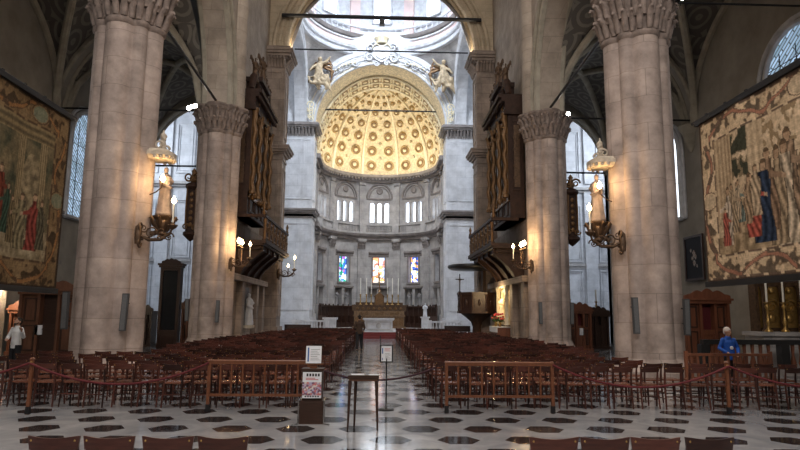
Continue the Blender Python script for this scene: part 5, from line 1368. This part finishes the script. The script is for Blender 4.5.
t = thing('stone_wall_panel', 'pale cream stone wall panelling behind the man in the white shirt', 'wall panel', (-14.8, 21.6, 0))
mb = MB(); mb.b2(0, .12, -3.2, 3.4, 0, 2.75); mb.build('slab', M['stone_fig'], t)
mb = MB(); mb.b2(0, .24, -3.3, 3.5, 2.75, 2.95); mb.frame((.12, -2.8, .4), (0, 1, 0), (0, 0, 1), Vector((1, 0, 0)), 5.6, 2.0, .1, .05); mb.build('moulding', M['stone_fig'], t)

t = thing('wall_lamp', 'small bright lamp on the pale wall panel behind the man in white', 'lamp', (-14.66, 24.3, 2.35))
mb = MB(); mb.lathe([(.04, -.1), (.07, -.05), (.05, .0)], n=10); mb.tube([(-.12, 0, -.06), (0, 0, -.06)], .02, 6); mb.build('holder', M['brass'], t)
bulb_at(t, (0, 0, .05), .05, 380, (1, .85, .62))
# side chapel altar and balustrade at the pale tapestry's side
t = thing('chapel_altar', 'gilded side chapel altar below the pale tapestry, behind a dark balustrade', 'altar', (13.6, 19.9, 0))
mb = MB(); mb.b2(-1.3, 1.2, -.4, .6, 0, 1.15); mb.b2(-1.4, 1.2, -.5, .6, 1.15, 1.27); mb.build('altar_block', M['apse'], t)
mb = MB(); mb.b2(-1.0, 1.2, .35, .75, 1.27, 2.9)
for q in (-.8, -.2, .4, 1.0): mb.lathe([(.14, 1.27), (.1, 1.45), (.09, 2.6), (.15, 2.8)], (q, .2, 0), 10)
mb.build('retable', M['bronze'], t, smooth=40)
mb = MB()
mb.b2(-.9, 1.1, .32, .36, 1.4, 2.75)
for q in (-.5, .1, .7):
    scroll(mb, (q, .3, 2.1), (1, 0, 0), (0, 0, 1), .24, 1.5, .05); mb.ball((q, .32, 1.7), .13, (1, .5, 1.2)); mb.ball((q, .3, 2.6), .1)
mb.build('gilded_carving', M['brass'], t, smooth=60)
for i, q in enumerate((-1.05, -.5, .1, .7)): candlestick(13.6 + q, 19.6, 1.275, .95, 'brass candlestick with a tall white candle on the chapel altar, %s from the confessional' % ORD[i], .7, 'candlesticks on the chapel altar', .06)
t = thing('dark_painting', 'large dark painting on the aisle wall under the pale tapestry', 'painting', (14.82, 21.6, 1.9))
mb = MB(); mb.b2(-.08, 0, -1.2, 1.1, 0, 1.9); mb.build('canvas', M['wood_dark'], t)
mb = MB(); mb.frame((-.02, -1.25, -.06), (0, 1, 0), (0, 0, 1), Vector((-1, 0, 0)), 2.4, 2.0, .1, .1); mb.build('frame', M['black'], t)
t = thing('chapel_balustrade', 'black chapel balustrade with turned balusters below the pale tapestry', 'balustrade', (11.6, 18.6, 0))
mb = MB(); mb.b2(-1.8, 3.2, -.12, .12, .92, 1.06); mb.build('top_rail', M['black'], t)
mb = MB(); mb.b2(-1.8, 3.2, -.12, .12, 0, .2); mb.build('base_rail', M['apse_dark'], t)
for q in (-1.75, .7, 3.15): mb = MB(); mb.b2(q - .13, q + .13, -.13, .13, .2, .92); mb.build('pier', M['black'], t)
for i in range(18):
    q = -1.5 + .25 * i
    if abs(q - .7) < .2: continue
    mb = MB(); mb.lathe([(.05, .2), (.085, .38), (.04, .6), (.06, .92)], (q, 0, 0), 8); mb.build('baluster', M['wood_red'], t, smooth=50)
# kneeling benches / low wooden fence near the person in blue
t = thing('wooden_pew_fence', 'low slatted wooden fence in front of the person in the blue jacket', 'fence', (7.85, 14.35, 0))
mb = MB(); mb.b2(-.7, 1.35, -.03, .03, .84, .9); mb.b2(-.7, 1.35, -.03, .03, .3, .36); mb.build('rail', M['wood_red'], t)
for q in (-.68, 1.32): mb = MB(); mb.b2(q - .035, q + .035, -.035, .035, 0, .95); mb.build('post', M['wood_red'], t)
mb = MB()
for i in range(13): mb.b2(-.55 + .145 * i - .03, -.55 + .145 * i + .03, -.015, .015, .36, .84)
mb.build('slat_panel', M['wood_red'], t)

# ------------------------------------------------------------------ presbytery: steps, altars, stalls, balustrades
mb = MB(); mb.b2(-7.2, 7.2, 44.4, 62.2, 0, .42); mb.build('floor_presbytery', M['apse'], kind='structure')
t = thing('altar_steps', 'marble altar steps with a red carpet at the end of the aisle', 'steps', (0, 43.4, 0))
mb = MB(); mb.b2(-3.2, 3.2, .0, 1.0, 0, .14); mb.b2(-3.0, 3.0, .35, 1.0, .14, .28); mb.b2(-2.8, 2.8, .7, 1.0, .28, .42); mb.build('treads', M['apse'], t)
mb = MB(); mb.b2(-1.3, 1.3, -.02, 0, 0, .15); mb.b2(-1.3, 1.3, -.02, .37, .14, .155); mb.b2(-1.3, 1.3, .33, .35, .155, .295); mb.b2(-1.3, 1.3, .33, .72, .28, .295); mb.b2(-1.3, 1.3, .68, .70, .295, .435); mb.b2(-1.3, 1.3, .68, 1.0, .42, .435); mb.build('carpet_runner', M['carpet'], t)
t = thing('front_altar', 'white marble altar table at the top of the carpeted steps', 'altar', (.05, 47.2, .42))
mb = MB(); mb.b2(-1.05, 1.05, -.45, .45, 0, .86); mb.build('block', M['white'], t)
mb = MB(); mb.b2(-1.18, 1.18, -.55, .55, .86, .98); mb.b2(-1.12, 1.12, -.5, .5, .8, .86); mb.build('tabletop', M['white'], t)
mb = MB(); mb.frame((-.9, -.45, .12), (1, 0, 0), (0, 0, 1), Vector((0, -1, 0)), 1.8, .6, .05, .03); disc(mb, (0, -.46, .42), (0, -1, 0), .2, [(1, 0), (.95, .04), (.7, .04), (.001, .06)]); mb.build('carved_front', M['apse'], t, smooth=40)
t = thing('high_altar', 'long gilded wooden high altar carrying tall candles in the apse', 'altar', (.1, 57.6, .42))
mb = MB(); mb.b2(-2.3, 2.3, -.5, .6, 0, 1.55); mb.b2(-2.4, 2.4, -.6, .6, 1.05, 1.2); mb.b2(-2.45, 2.45, -.62, .6, 0, .12); mb.build('altar_block', M['altar_wood'], t)
mb = MB(); mb.b2(-2.5, 2.5, -.2, .7, 1.55, 2.0); mb.b2(-2.55, 2.55, -.28, .7, 2.0, 2.12); mb.b2(-2.2, 2.2, .1, .7, 2.12, 2.35); mb.build('predella', M['bronze'], t)
for i in range(9):
    mb = MB(); q = -2.0 + .5 * i; mb.b2(q - .2, q + .2, -.53, -.5, .25, .95); mb.frame((q - .2, -.51, .25), (1, 0, 0), (0, 0, 1), Vector((0, -1, 0)), .4, .7, .05, .04); disc(mb, (q, -.5, .6), (0, -1, 0), .13, [(1, 0), (.8, .05), (.001, .06)], 8); mb.build('relief_panel', M['gilt'], t, smooth=50); mb = MB(); disc(mb, (q, -.22, 1.78), (0, -1, 0), .14, [(1, 0), (.8, .05), (.001, .06)], 8); mb.build('rosette', M['gilt'], t, smooth=50)
for q in (-1, 0, 1):
    for f in (-1, 1): mb = MB(); scroll(mb, (q * 1.4 + f * .25, -.62, 1.35), (1, 0, 0), (0, 0, 1), .17, 1.4, .035, f); mb.build('scroll', M['gilt'], t, smooth=50)
mb = MB(); mb.b2(-.45, .45, -.1, .5, 2.12, 2.9); mb.slab([(-.5, 2.9), (.5, 2.9), (0, 3.3)], (0, -.1, 0), (1, 0, 0), (0, 0, 1), (0, .55, 0))
for q in (-.4, .4): mb.lathe([(.07, 2.12), (.05, 2.3), (.05, 2.8), (.08, 2.9)], (q, -.15, 0), 8)
mb.build('tabernacle', M['gilt'], t)
t = thing('altar_crucifix', 'gilded crucifix rising over the tabernacle in front of the middle stained window', 'crucifix', (.1, 57.75, 3.7))
mb = MB(); mb.lathe([(.2, 0), (.1, .2), (.05, .4)], n=10); mb.box((0, 0, 1.0), (.1, .07, 1.5)); mb.box((0, 0, 1.35), (.75, .07, .1)); mb.build('cross', M['gilt'], t)
mb = MB(); mb.tube([(0, -.07, .6), (0, -.08, .95), (0, -.08, 1.28)], [.04, .05, .07], 8); mb.ball((0, -.09, 1.42), .065)
for q in (-1, 1): mb.tube([(0, -.08, 1.28), (q * .3, -.06, 1.37)], [.04, .022], 6)
remesh(mb.build('corpus', M['brass'], t), .02)
for i, q in enumerate((-1.75, -1.2, -.75, .75, 1.2, 1.75)): candlestick(.1 + q, 57.47, 2.545, .95, 'tall gilt candlestick with white candle on the high altar, %s from the darker tapestry side' % ORD[i], 1.5, 'high altar candlesticks', .065)
for s in (-1, 1):
    nm = 'darker' if s < 0 else 'pale'
    t = thing('choir_stalls', 'dark wooden choir stalls curving beside the high altar, %s tapestry side' % nm, 'choir stalls', (0, AY, .42), 0, 'choir stalls')
    XX = lambda th, r, z: (r * sin(th), r * cos(th), z)
    mb = MB()
    for i in range(9):
        a0, a1 = rad(s * (26 + 7 * i)), rad(s * (33 + 7 * i)); r = AR - .5
        for (r0, r1, z0, z1) in ((r, r - .08, 0, 1.9), (r, r - .55, 0, .45), (r, r - .25, 1.9, 2.05)):
            p = [XX(a, q, z) for z in (z0, z1) for a, q in ((a0, r0), (a1, r0), (a1, r1), (a0, r1))]; mb.add(p, [(0, 1, 2, 3), (4, 5, 6, 7), (0, 1, 5, 4), (1, 2, 6, 5), (2, 3, 7, 6), (3, 0, 4, 7)])
    mb.build('seats_and_backs', M['wood_dark'], t)
    mb = MB()
    for i in range(10): a = rad(s * (26 + 7 * i)); c = XX(a, AR - .8, 0); mb.box((c[0], c[1], .55), (.08, .6, 1.1), -a); mb.tube([XX(a, AR - .6, 1.0), XX(a, AR - .6, 2.0)], .05, 6); mb.ball(XX(a, AR - .62, 2.12), .09)
    mb.build('arm_dividers', M['wood_dark'], t)
    # white balustrades
    xc = s * 5.0
    t = thing('marble_balustrade', 'short white marble balustrade at the presbytery edge, %s tapestry side' % nm, 'balustrade', (xc + .05, 46.0, .42), 0, 'presbytery balustrades')
    mb = MB(); mb.b2(-1.2, 1.2, -.12, .12, 0, .12); mb.b2(-1.2, 1.2, -.14, .14, .68, .8)
    for q in (-1.2, 1.2): mb.b2(q - .13, q + .13, -.13, .13, 0, .86)
    mb.build('rail', M['white'], t)
    for i in range(9): mb = MB(); mb.lathe([(.05, .12), (.09, .3), (.045, .5), (.06, .68)], (-.96 + .24 * i, 0, 0), 8); mb.build('baluster', M['white'], t, smooth=50)
t = thing('ambo', 'white marble reading stand with a carved figure, between altar and pale side balustrade', 'lectern', (3.75, 49.4, .42))
mb = MB(); mb.b2(-.4, .4, -.35, .35, 0, .16); mb.b2(-.28, .28, -.25, .25, .16, 1.0); mb.b2(-.36, .36, -.3, .3, 1.0, 1.1); mb.build('pedestal', M['white'], t)
mb = MB(); robed(mb, 1.1, (0, 0, 1.1)); remesh(mb.build('carved_figure', M['white'], t), .03)
t = thing('white_pedestal', 'low white draped pedestal beside the balustrade on the darker tapestry side', 'pedestal', (-3.6, 47.0, .42))
mb = MB(); mb.b2(-.45, .45, -.35, .35, 0, .85); mb.b2(-.55, .55, -.42, .42, .85, 1.0); mb.build('block', M['white'], t)
for s in (-1, 1):
    t = thing('wooden_bench', 'dark wooden bench before the balustrade, %s tapestry side' % ('darker' if s < 0 else 'pale'), 'bench', (s * 5.5, 43.2, 0), 0, 'presbytery benches')
    mb = MB(); mb.b2(-.9, .9, -.2, .2, .43, .48); mb.build('seat', M['wood_dark'], t)
    mb = MB(); mb.b2(-.9, .9, -.24, -.2, .55, .95); mb.build('backrest', M['wood_dark'], t)
    for q in (-.8, .8): mb = MB(); mb.b2(q - .03, q + .03, -.22, .18, 0, .43); mb.b2(q - .03, q + .03, -.24, -.2, 0, .9); mb.build('leg', M['wood_dark'], t)
# small far statues in the lower apse niches
k = 0
for b in (-36, 0, 36):
    for d in (-5.6, 5.6):
        if b == 0: continue
        p = ap(rad(b + d), AR + .3, 2.56); t = tag(None or bpy.data.objects.new('niche_figure', None), 'small carved figure in an apse niche, %s below the %s stained window' % ('nearer the altar,' if (d > 0) == (b < 0) else 'farther from the altar,', 'green' if b < 0 else 'blue'), 'statue', 'apse niche figures')
        COL.objects.link(t); t.location = p; mb = MB(); robed(mb, 1.45); remesh(mb.build('figure', M['apse'], t), .05)

# ------------------------------------------------------------------ stucco crest and gilded angels under the dome
t = thing('stucco_crest', 'large white stucco cartouche crest above the golden apse arch', 'crest', (.0, 51.5, 23.35))
mb = MB(); sh = [(0, .1), (.55, .4), (.8, 1.0), (.7, 1.55), (.3, 1.75), (0, 1.65), (-.3, 1.75), (-.7, 1.55), (-.8, 1.0), (-.55, .4)]
mb.slab(sh, (0, -.1, 0), (1, 0, 0), (0, 0, 1), (0, -.25, 0)); mb.slab([(x * .75, .25 + z * .75) for x, z in sh], (0, -.35, 0), (1, 0, 0), (0, 0, 1), (0, -.1, 0)); mb.build('shield', M['white'], t)
mb = MB()
for q in (-1, 1):
    mb = MB(); scroll(mb, (q * .95, -.25, 1.5), (1, 0, 0), (0, 0, 1), .42, 1.5, .13, q); scroll(mb, (q * 1.05, -.25, .55), (1, 0, 0), (0, 0, 1), .38, 1.5, .12, -q); scroll(mb, (q * .45, -.25, .05), (1, 0, 0), (0, 0, 1), .25, 1.4, .09, q)
    mb.tube([(q * 1.2, -.2, 1.2), (q * 1.5, -.2, .9), (q * 1.45, -.15, .3)], [.14, .12, .05], 8); mb.tube([(q * .3, -.2, 1.85), (q * .7, -.2, 2.0), (q * 1.1, -.2, 1.85)], [.12, .14, .05], 8)
    mb.build('scroll_side', M['white'], t, smooth=60)
mb = MB(); mb.lathe([(.5, 1.85), (.55, 2.0), (.4, 2.05), (.6, 2.35)], (0, -.2, 0), 12)
for i in range(7): a = PI * i / 6; mb.ball((.58 * cos(a), -.2 - .3 * sin(a), 2.42), .1)
for q in (-1, 1): mb.tube([(q * .15, -.45, 1.5), (q * .5, -.5, 1.75), (q * .85, -.42, 1.35)], [.04, .09, .03], 6)
mb.build('gilded_crown', M['gold_light'], t, smooth=60)
def angel(x, y, z, h, label, flip):
    t = thing('gilded_angel', label, 'sculpture', (x, y, z), 0, 'gilded angels under the dome')
    mb = MB(); mb.tube([(0, 0, -.1 * h), (.1 * flip * h, -.06 * h, .2 * h), (.03 * flip * h, -.08 * h, .45 * h), (0, -.1 * h, .72 * h), (0, -.1 * h, .82 * h)], [.05 * h, .12 * h, .13 * h, .11 * h, .04 * h], 10); mb.ball((.02 * h, -.13 * h, .9 * h), .08 * h)
    mb.tube([(0, -.1 * h, .74 * h), (-.22 * flip * h, -.15 * h, .8 * h), (-.36 * flip * h, -.18 * h, .98 * h)], [.06 * h, .05 * h, .03 * h], 8); mb.tube([(0, -.1 * h, .74 * h), (.2 * flip * h, -.2 * h, .6 * h), (.3 * flip * h, -.24 * h, .45 * h)], [.06 * h, .05 * h, .03 * h], 8)
    mb.tube([(0, -.06 * h, .3 * h), (-.2 * flip * h, -.15 * h, .15 * h), (-.25 * flip * h, -.1 * h, -.15 * h)], [.1 * h, .08 * h, .04 * h], 8); 
    for i in range(7):
        a = -.6 + i * .55; mb.tube([(.1 * flip * h * cos(a), -.08 * h, .45 * h * (i % 3) / 2 + .1 * h), (.28 * h * cos(a), -.16 * h, (.15 + .1 * sin(a * 2)) * h + .2 * h * (i % 2)), (.42 * h * cos(a + .4), -.08 * h, .1 * i * h - .2 * h)], [.07 * h, .06 * h, .02 * h], 7)
    remesh(mb.build('body', M['angel'], t), .06)
    mb = MB()
    for q in (-1, 1):
        for k in range(4): mb.tube([(q * .05 * h, .0, .72 * h), (q * (.28 + .05 * k) * h, .06 * h, (.98 - .14 * k) * h), (q * (.42 - .02 * k) * h, .06 * h, (.75 - .2 * k) * h)], [.05 * h, .06 * h, .015 * h], 6)
    mb.build('wings', M['gilt'], t, smooth=60)
for s in (-1, 1):
    nm = 'darker' if s < 0 else 'pale'
    angel(s * 5.3, 50.6, 20.9, 2.6, 'gilded winged angel in the corner under the dome, %s tapestry side' % nm, s)
    t = thing('stucco_garland', 'gilded stucco scroll garland beside the crest, %s tapestry side' % nm, 'stucco ornament', (s * 3.2, 51.35, 23.0), 0, 'stucco garlands beside the crest')
    mb = MB()
    for i, (x, z, r) in enumerate(((-.9, .35, .3), (-.3, .15, .34), (.4, -.1, .32), (1.0, -.6, .3))): scroll(mb, (s * x, -.15, z), (1, 0, 0), (0, 0, 1), r, 1.5, .08, s * (-1) ** i)
    mb.tube([(s * -1.2, -.1, .5), (s * -.3, -.15, .35), (s * .6, -.1, -.1), (s * 1.3, -.1, -.9)], [.05, .09, .09, .04], 6); mb.build('scrollwork', M['white'], t, smooth=60)
    mb = MB()
    for i in range(8): mb.ball((s * (-.9 + .28 * i), -.22, .35 - .02 * i * i), .1, (1, .7, 1))
    mb.build('gilded_rosettes', M['gold_light'], t, smooth=60)
    t = thing('stucco_drop', 'gilded stucco drop ornament at the foot of the pendentive, %s tapestry side' % nm, 'stucco ornament', (s * 6.0, 51.0, 18.2), 0, 'stucco drops')
    mb = MB()
    for i in range(5): scroll(mb, (0, -.1, .3 * i), (s, 0, 0), (0, 0, 1), .2 + .03 * i, 1.4, .06, (-1) ** i)
    mb.build('scrollwork', M['gold_light'], t, smooth=60)
# ------------------------------------------------------------------ people
def limb(mb, pts, rs, n=10, sq=1.0): mb.tube(pts, rs, n, sq=sq)
def hand(mb, w, d, side, k=1.0, curl=.4):
    """palm with four fingers and a thumb growing from the wrist w along d"""
    w, d = Vector(w), Vector(d).normalized(); a = d.cross(Vector((0, 0, 1)));
    if a.length < .2: a = Vector((1, 0, 0))
    a.normalize(); nrm = a.cross(d).normalized()
    pc = w + d * .05 * k
    mb.tube([w - d * .03, w + d * .01, w + d * .05 * k, w + d * .09 * k], [.026 * k, .03 * k, .038 * k, .034 * k], 8, sq=.5)
    for i, (o, L) in enumerate(((-.030, .066), (-.010, .076), (.010, .07), (.029, .055))):
        b = w + d * .085 * k + a * o * k
        mb.tube([b - d * .02, b + d * L * .5 * k - nrm * .004, b + d * L * (.98 - .15 * curl) * k - nrm * L * curl * k], [.0095 * k, .009 * k, .007 * k], 6)
    b = w + d * .03 * k + a * side * .03 * k
    mb.tube([b - a * side * .01, b + d * .03 * k + a * side * .025 * k, b + d * .06 * k + a * side * .03 * k - nrm * .01], [.012 * k, .011 * k, .008 * k], 6)
def head(mb, c, f, k=1.0):
    """c = centre of the head, f = facing direction (unit, may tilt)"""
    c, f = Vector(c), Vector(f).normalized(); u = Vector((0, 0, 1)); r = f.cross(u).normalized(); u = r.cross(f).normalized()
    P = lambda a, b, h: c + r * a * k + f * b * k + u * h * k
    def el(p, q, sc):
        b = MB(); b.ball((0, 0, 0), q, sc, 14, 10); mb.add([p + r * x[0] * k + f * x[1] * k + u * x[2] * k for x in b.v], b.f)
    el(P(0, -.01, .03), .095, (.82, 1.0, .98)); el(P(0, .015, -.04), .07, (.82, .95, 1.1)); el(P(0, .045, -.085), .035, (1, .9, .8))
    mb.tube([P(0, .085, .02), P(0, .11, -.015), P(0, .095, -.025)], [.01 * k, .017 * k, .013 * k], 6)
    for q in (-1, 1): el(P(q * .08, -.01, -.005), .028, (.4, .8, 1.2)); el(P(q * .033, .078, .012), .018, (1.2, .6, .6))
    el(P(0, .085, -.05), .022, (1.4, .5, .5))
def person(name, label, loc, rz, H, pose, cl):
    t = thing(name, label, 'person', loc, rz)
    k = H / 1.72; S3 = lambda p: tuple(x * k for x in p)
    J = {a: Vector(S3(b)) for a, b in pose.items() if a != 'face'}
    b = MB()
    b.tube([J['hip'] - Vector((0, 0, .06)), J['hip'] + Vector((0, 0, .06)), J['waist'], J['chest'], J['neck'] - Vector((0, 0, .04))], [.13 * k, .145 * k, .125 * k, .15 * k, .07 * k], 12, sq=.68, up=(0, 1, 0))
    b.tube([J['neck'] - Vector((0, 0, .05)), J['neck'] + (J['head'] - J['neck']) * .6], [.058 * k, .05 * k], 10)
    head(b, J['head'], pose['face'], k)
    for s in 'lr':
        b.tube([J['sh' + s], J['el' + s], J['wr' + s]], [.052 * k, .04 * k, .027 * k], 10); hand(b, J['wr' + s], J['wr' + s] - J['el' + s], 1 if s == 'l' else -1, k)
        b.tube([J['hp' + s], J['kn' + s], J['an' + s]], [.085 * k, .056 * k, .036 * k], 10); b.tube([J['an' + s] + Vector((0, -.05, -.02)) * k, J['an' + s] + Vector((0, .06, -.05)) * k, J['an' + s] + Vector((0, .16, -.062)) * k], [.036 * k, .04 * k, .026 * k], 8)
        b.ball(J['sh' + s], .058 * k)
    remesh(b.build('body', M['skin'], t), .008)
    c = MB()
    c.tube([J['hip'] + Vector((0, 0, -.12)) * k, J['hip'] + Vector((0, 0, .06)) * k, J['waist'], J['chest'], J['neck'] - Vector((0, 0, .02)) * k], [.165 * k, .165 * k, .15 * k, .172 * k, .075 * k], 14, sq=.72, up=(0, 1, 0))
    for s in 'lr': c.tube([J['sh' + s], J['el' + s], J['el' + s] + (J['wr' + s] - J['el' + s]) * .88], [.06 * k, .055 * k, .043 * k], 10); c.ball(J['sh' + s], .064 * k)
    c.tube([J['neck'] - Vector((0, 0, .05)), J['neck'] + Vector((0, 0, .02))], [.08 * k, .066 * k], 10)
    remesh(c.build(cl['top'][0], M[cl['top'][1]], t), .012)
    c = MB(); c.tube([J['hip'] + Vector((0, 0, .04)) * k, J['hip'] - Vector((0, 0, .08)) * k], [.15 * k, .155 * k], 12, sq=.72, up=(0, 1, 0))
    for s in 'lr': c.tube([J['hp' + s], J['kn' + s], J['an' + s] + Vector((0, 0, .02))], [.105 * k, .078 * k, .062 * k], 10)
    remesh(c.build('trousers', M['trouser'], t), .012)
    for s in 'lr':
        c = MB(); c.tube([J['an' + s] + Vector((0, -.07, -.035)) * k, J['an' + s] + Vector((0, .03, -.035)) * k, J['an' + s] + Vector((0, .12, -.05)) * k, J['an' + s] + Vector((0, .19, -.058)) * k], [.042 * k, .052 * k, .048 * k, .03 * k], 10); remesh(c.build('shoe', M['shoe'], t), .01)
    f = Vector(pose['face']).normalized(); r = f.cross(Vector((0, 0, 1))).normalized(); u = r.cross(f)
    c = MB(); hc = J['head']
    e = MB(); e.ball((0, -.022, .048), .102, (.86, 1.0, .9), 16, 10); e.ball((0, -.06, .0), .075, (1.0, .7, 1.1), 12, 8)
    if cl.get('beard'):
        e.tube([(-.07, .01, -.03), (-.05, .05, -.085), (0, .075, -.10), (.05, .05, -.085), (.07, .01, -.03)], [.012, .024, .03, .024, .012], 8)
    c.add([hc + r * p[0] * k + f * p[1] * k + u * p[2] * k for p in e.v], e.f); remesh(c.build('hair', M[cl['hair']], t), .009)
    if cl.get('badge'):
        c = MB(); c.ball(tuple(J['chest'] + Vector((.02, -.125, -.16)) * k), .045, (1, .4, 1)); c.build('pale_print', M['shirt'], t, smooth=60)
    return t
BASE = dict(hip=(0, 0, .95), waist=(0, 0, 1.12), chest=(0, 0, 1.32), neck=(0, 0, 1.47), head=(0, .015, 1.605), shl=(.17, 0, 1.385), shr=(-.17, 0, 1.385), ell=(.24, -.02, 1.12), elr=(-.24, -.02, 1.12), wrl=(.24, .08, .88), wrr=(-.24, .08, .88),
            hpl=(.09, 0, .92), hpr=(-.09, 0, .92), knl=(.1, .02, .5), knr=(-.1, .02, .5), anl=(.11, 0, .085), anr=(-.11, 0, .085), face=(0, 1, 0))
man = dict(BASE); man.update(face=(.15, 1, .45), head=(.0, -.01, 1.60), elr=(-.33, .05, 1.16), wrr=(-.42, .22, 1.36), ell=(.26, .06, 1.14), wrl=(.06, .26, 1.10))
person('person', 'person in a white shirt, head tipped back and one hand raised, by the confessional', (-9.62, 17.0, 0), PI - .35, 1.55, man, dict(top=('white_shirt', 'shirt'), hair='hair_dark', beard=True))
blue = dict(BASE); blue.update(shl=(.15, -.01, 1.37), shr=(-.15, -.01, 1.37), face=(.35, -1, -.15), head=(-.03, -.05, 1.585), neck=(-.02, -.03, 1.46), elr=(-.26, .0, 1.14), wrr=(-.14, -.24, 1.02), ell=(.26, .0, 1.14), wrl=(.12, -.26, 1.0))
for a in ('ell', 'elr', 'wrl', 'wrr'): pass
for a in ('anl', 'anr'): blue[a] = (blue[a][0], 0, blue[a][2])
o = person('person', 'white-haired person in a bright blue jacket standing behind the low slatted fence', (8.42, 14.75, 0), 0, 1.50, blue, dict(top=('blue_jacket', 'blue_coat'), hair='hair_white', badge=True))
walk = dict(BASE); walk.update(face=(0, 1, -.1), knl=(.1, .14, .52), anl=(.1, .18, .09), knr=(-.1, -.02, .5), anr=(-.1, -.12, .085), ell=(.25, -.06, 1.13), wrl=(.2, .14, 1.0), elr=(-.25, -.02, 1.12), wrr=(-.2, .16, 1.0))
person('person', 'person in dark clothes walking up the central aisle beside the chairs', (-.85, 29.0, 0), 0, 1.66, walk, dict(top=('brown_jacket', 'brown_coat'), hair='hair_dark'))

# ------------------------------------------------------------------ light
NEU = (1.0, .93, .87); COOL = (.80, .89, 1.0)
def aim(p, q):
    d = (Vector(q) - Vector(p)).normalized(); return [math.degrees(a) for a in d.to_track_quat('-Z', 'Y').to_euler()]
lamp('nave_fill_light', 'AREA', (0, 8, 25.5), 1850, NEU, 12, (0, 0, 0), sy=16)  # added fill under the ceiling; no clerestory windows are built
lamp('nave_fill_light', 'AREA', (0, 27, 25.8), 480, NEU, 10, aim((0, 27, 25.8), (0, 36, 10)), sy=12)  # second added fill, turned towards the great arch
lamp('west_window_light', 'AREA', (0, -8.0, 15), 2400, NEU, 8, (78, 0, 0), sy=8)
for s in (-1, 1):
    lamp('aisle_window_light', 'AREA', (s * 14.6, 3, 9), 420, NEU, 4, (0, s * 75, 0), sy=5)
    lamp('aisle_window_light', 'AREA', (s * 14.5, 21, 10), 60, NEU, 2.5, (0, s * 70, 0), sy=4)
    lamp('transept_window_light', 'AREA', (s * 21.8, 46, 15.5), 1300, COOL, 6, (0, s * 70, 0), sy=8)
    lamp('arch_uplight', 'AREA', (s * 6.0, 39.4, 19.1), 70, (1, .82, .58), .8, (180, 0, 0))
lamp('drum_light', 'AREA', (0, CY, 35), 330, COOL, 8, (0, 0, 0))
lamp('drum_window_light', 'AREA', (0, 40.3, 29.5), 2300, COOL, 8, aim((0, 40.3, 29.5), (0, 55, 9)), sy=4, spread=120)
for i in range(5):
    th = rad(-72 + 36 * i); p = ap(th, AR - 2.6, 15.2)
    lamp('apse_uplight', 'AREA', p, 95, (1, .88, .66), 1.4, (180, 0, 0))
lamp('gallery_daylight', 'AREA', ap(0, AR - .8, 12.0), 50, COOL, 3.0, (-80, 0, 0))
lamp('choir_fill_light', 'AREA', (0, 55.0, 15.2), 230, (1, .95, .9), 5, (0, 0, 0))  # added fill hanging free over the choir to brighten the apse
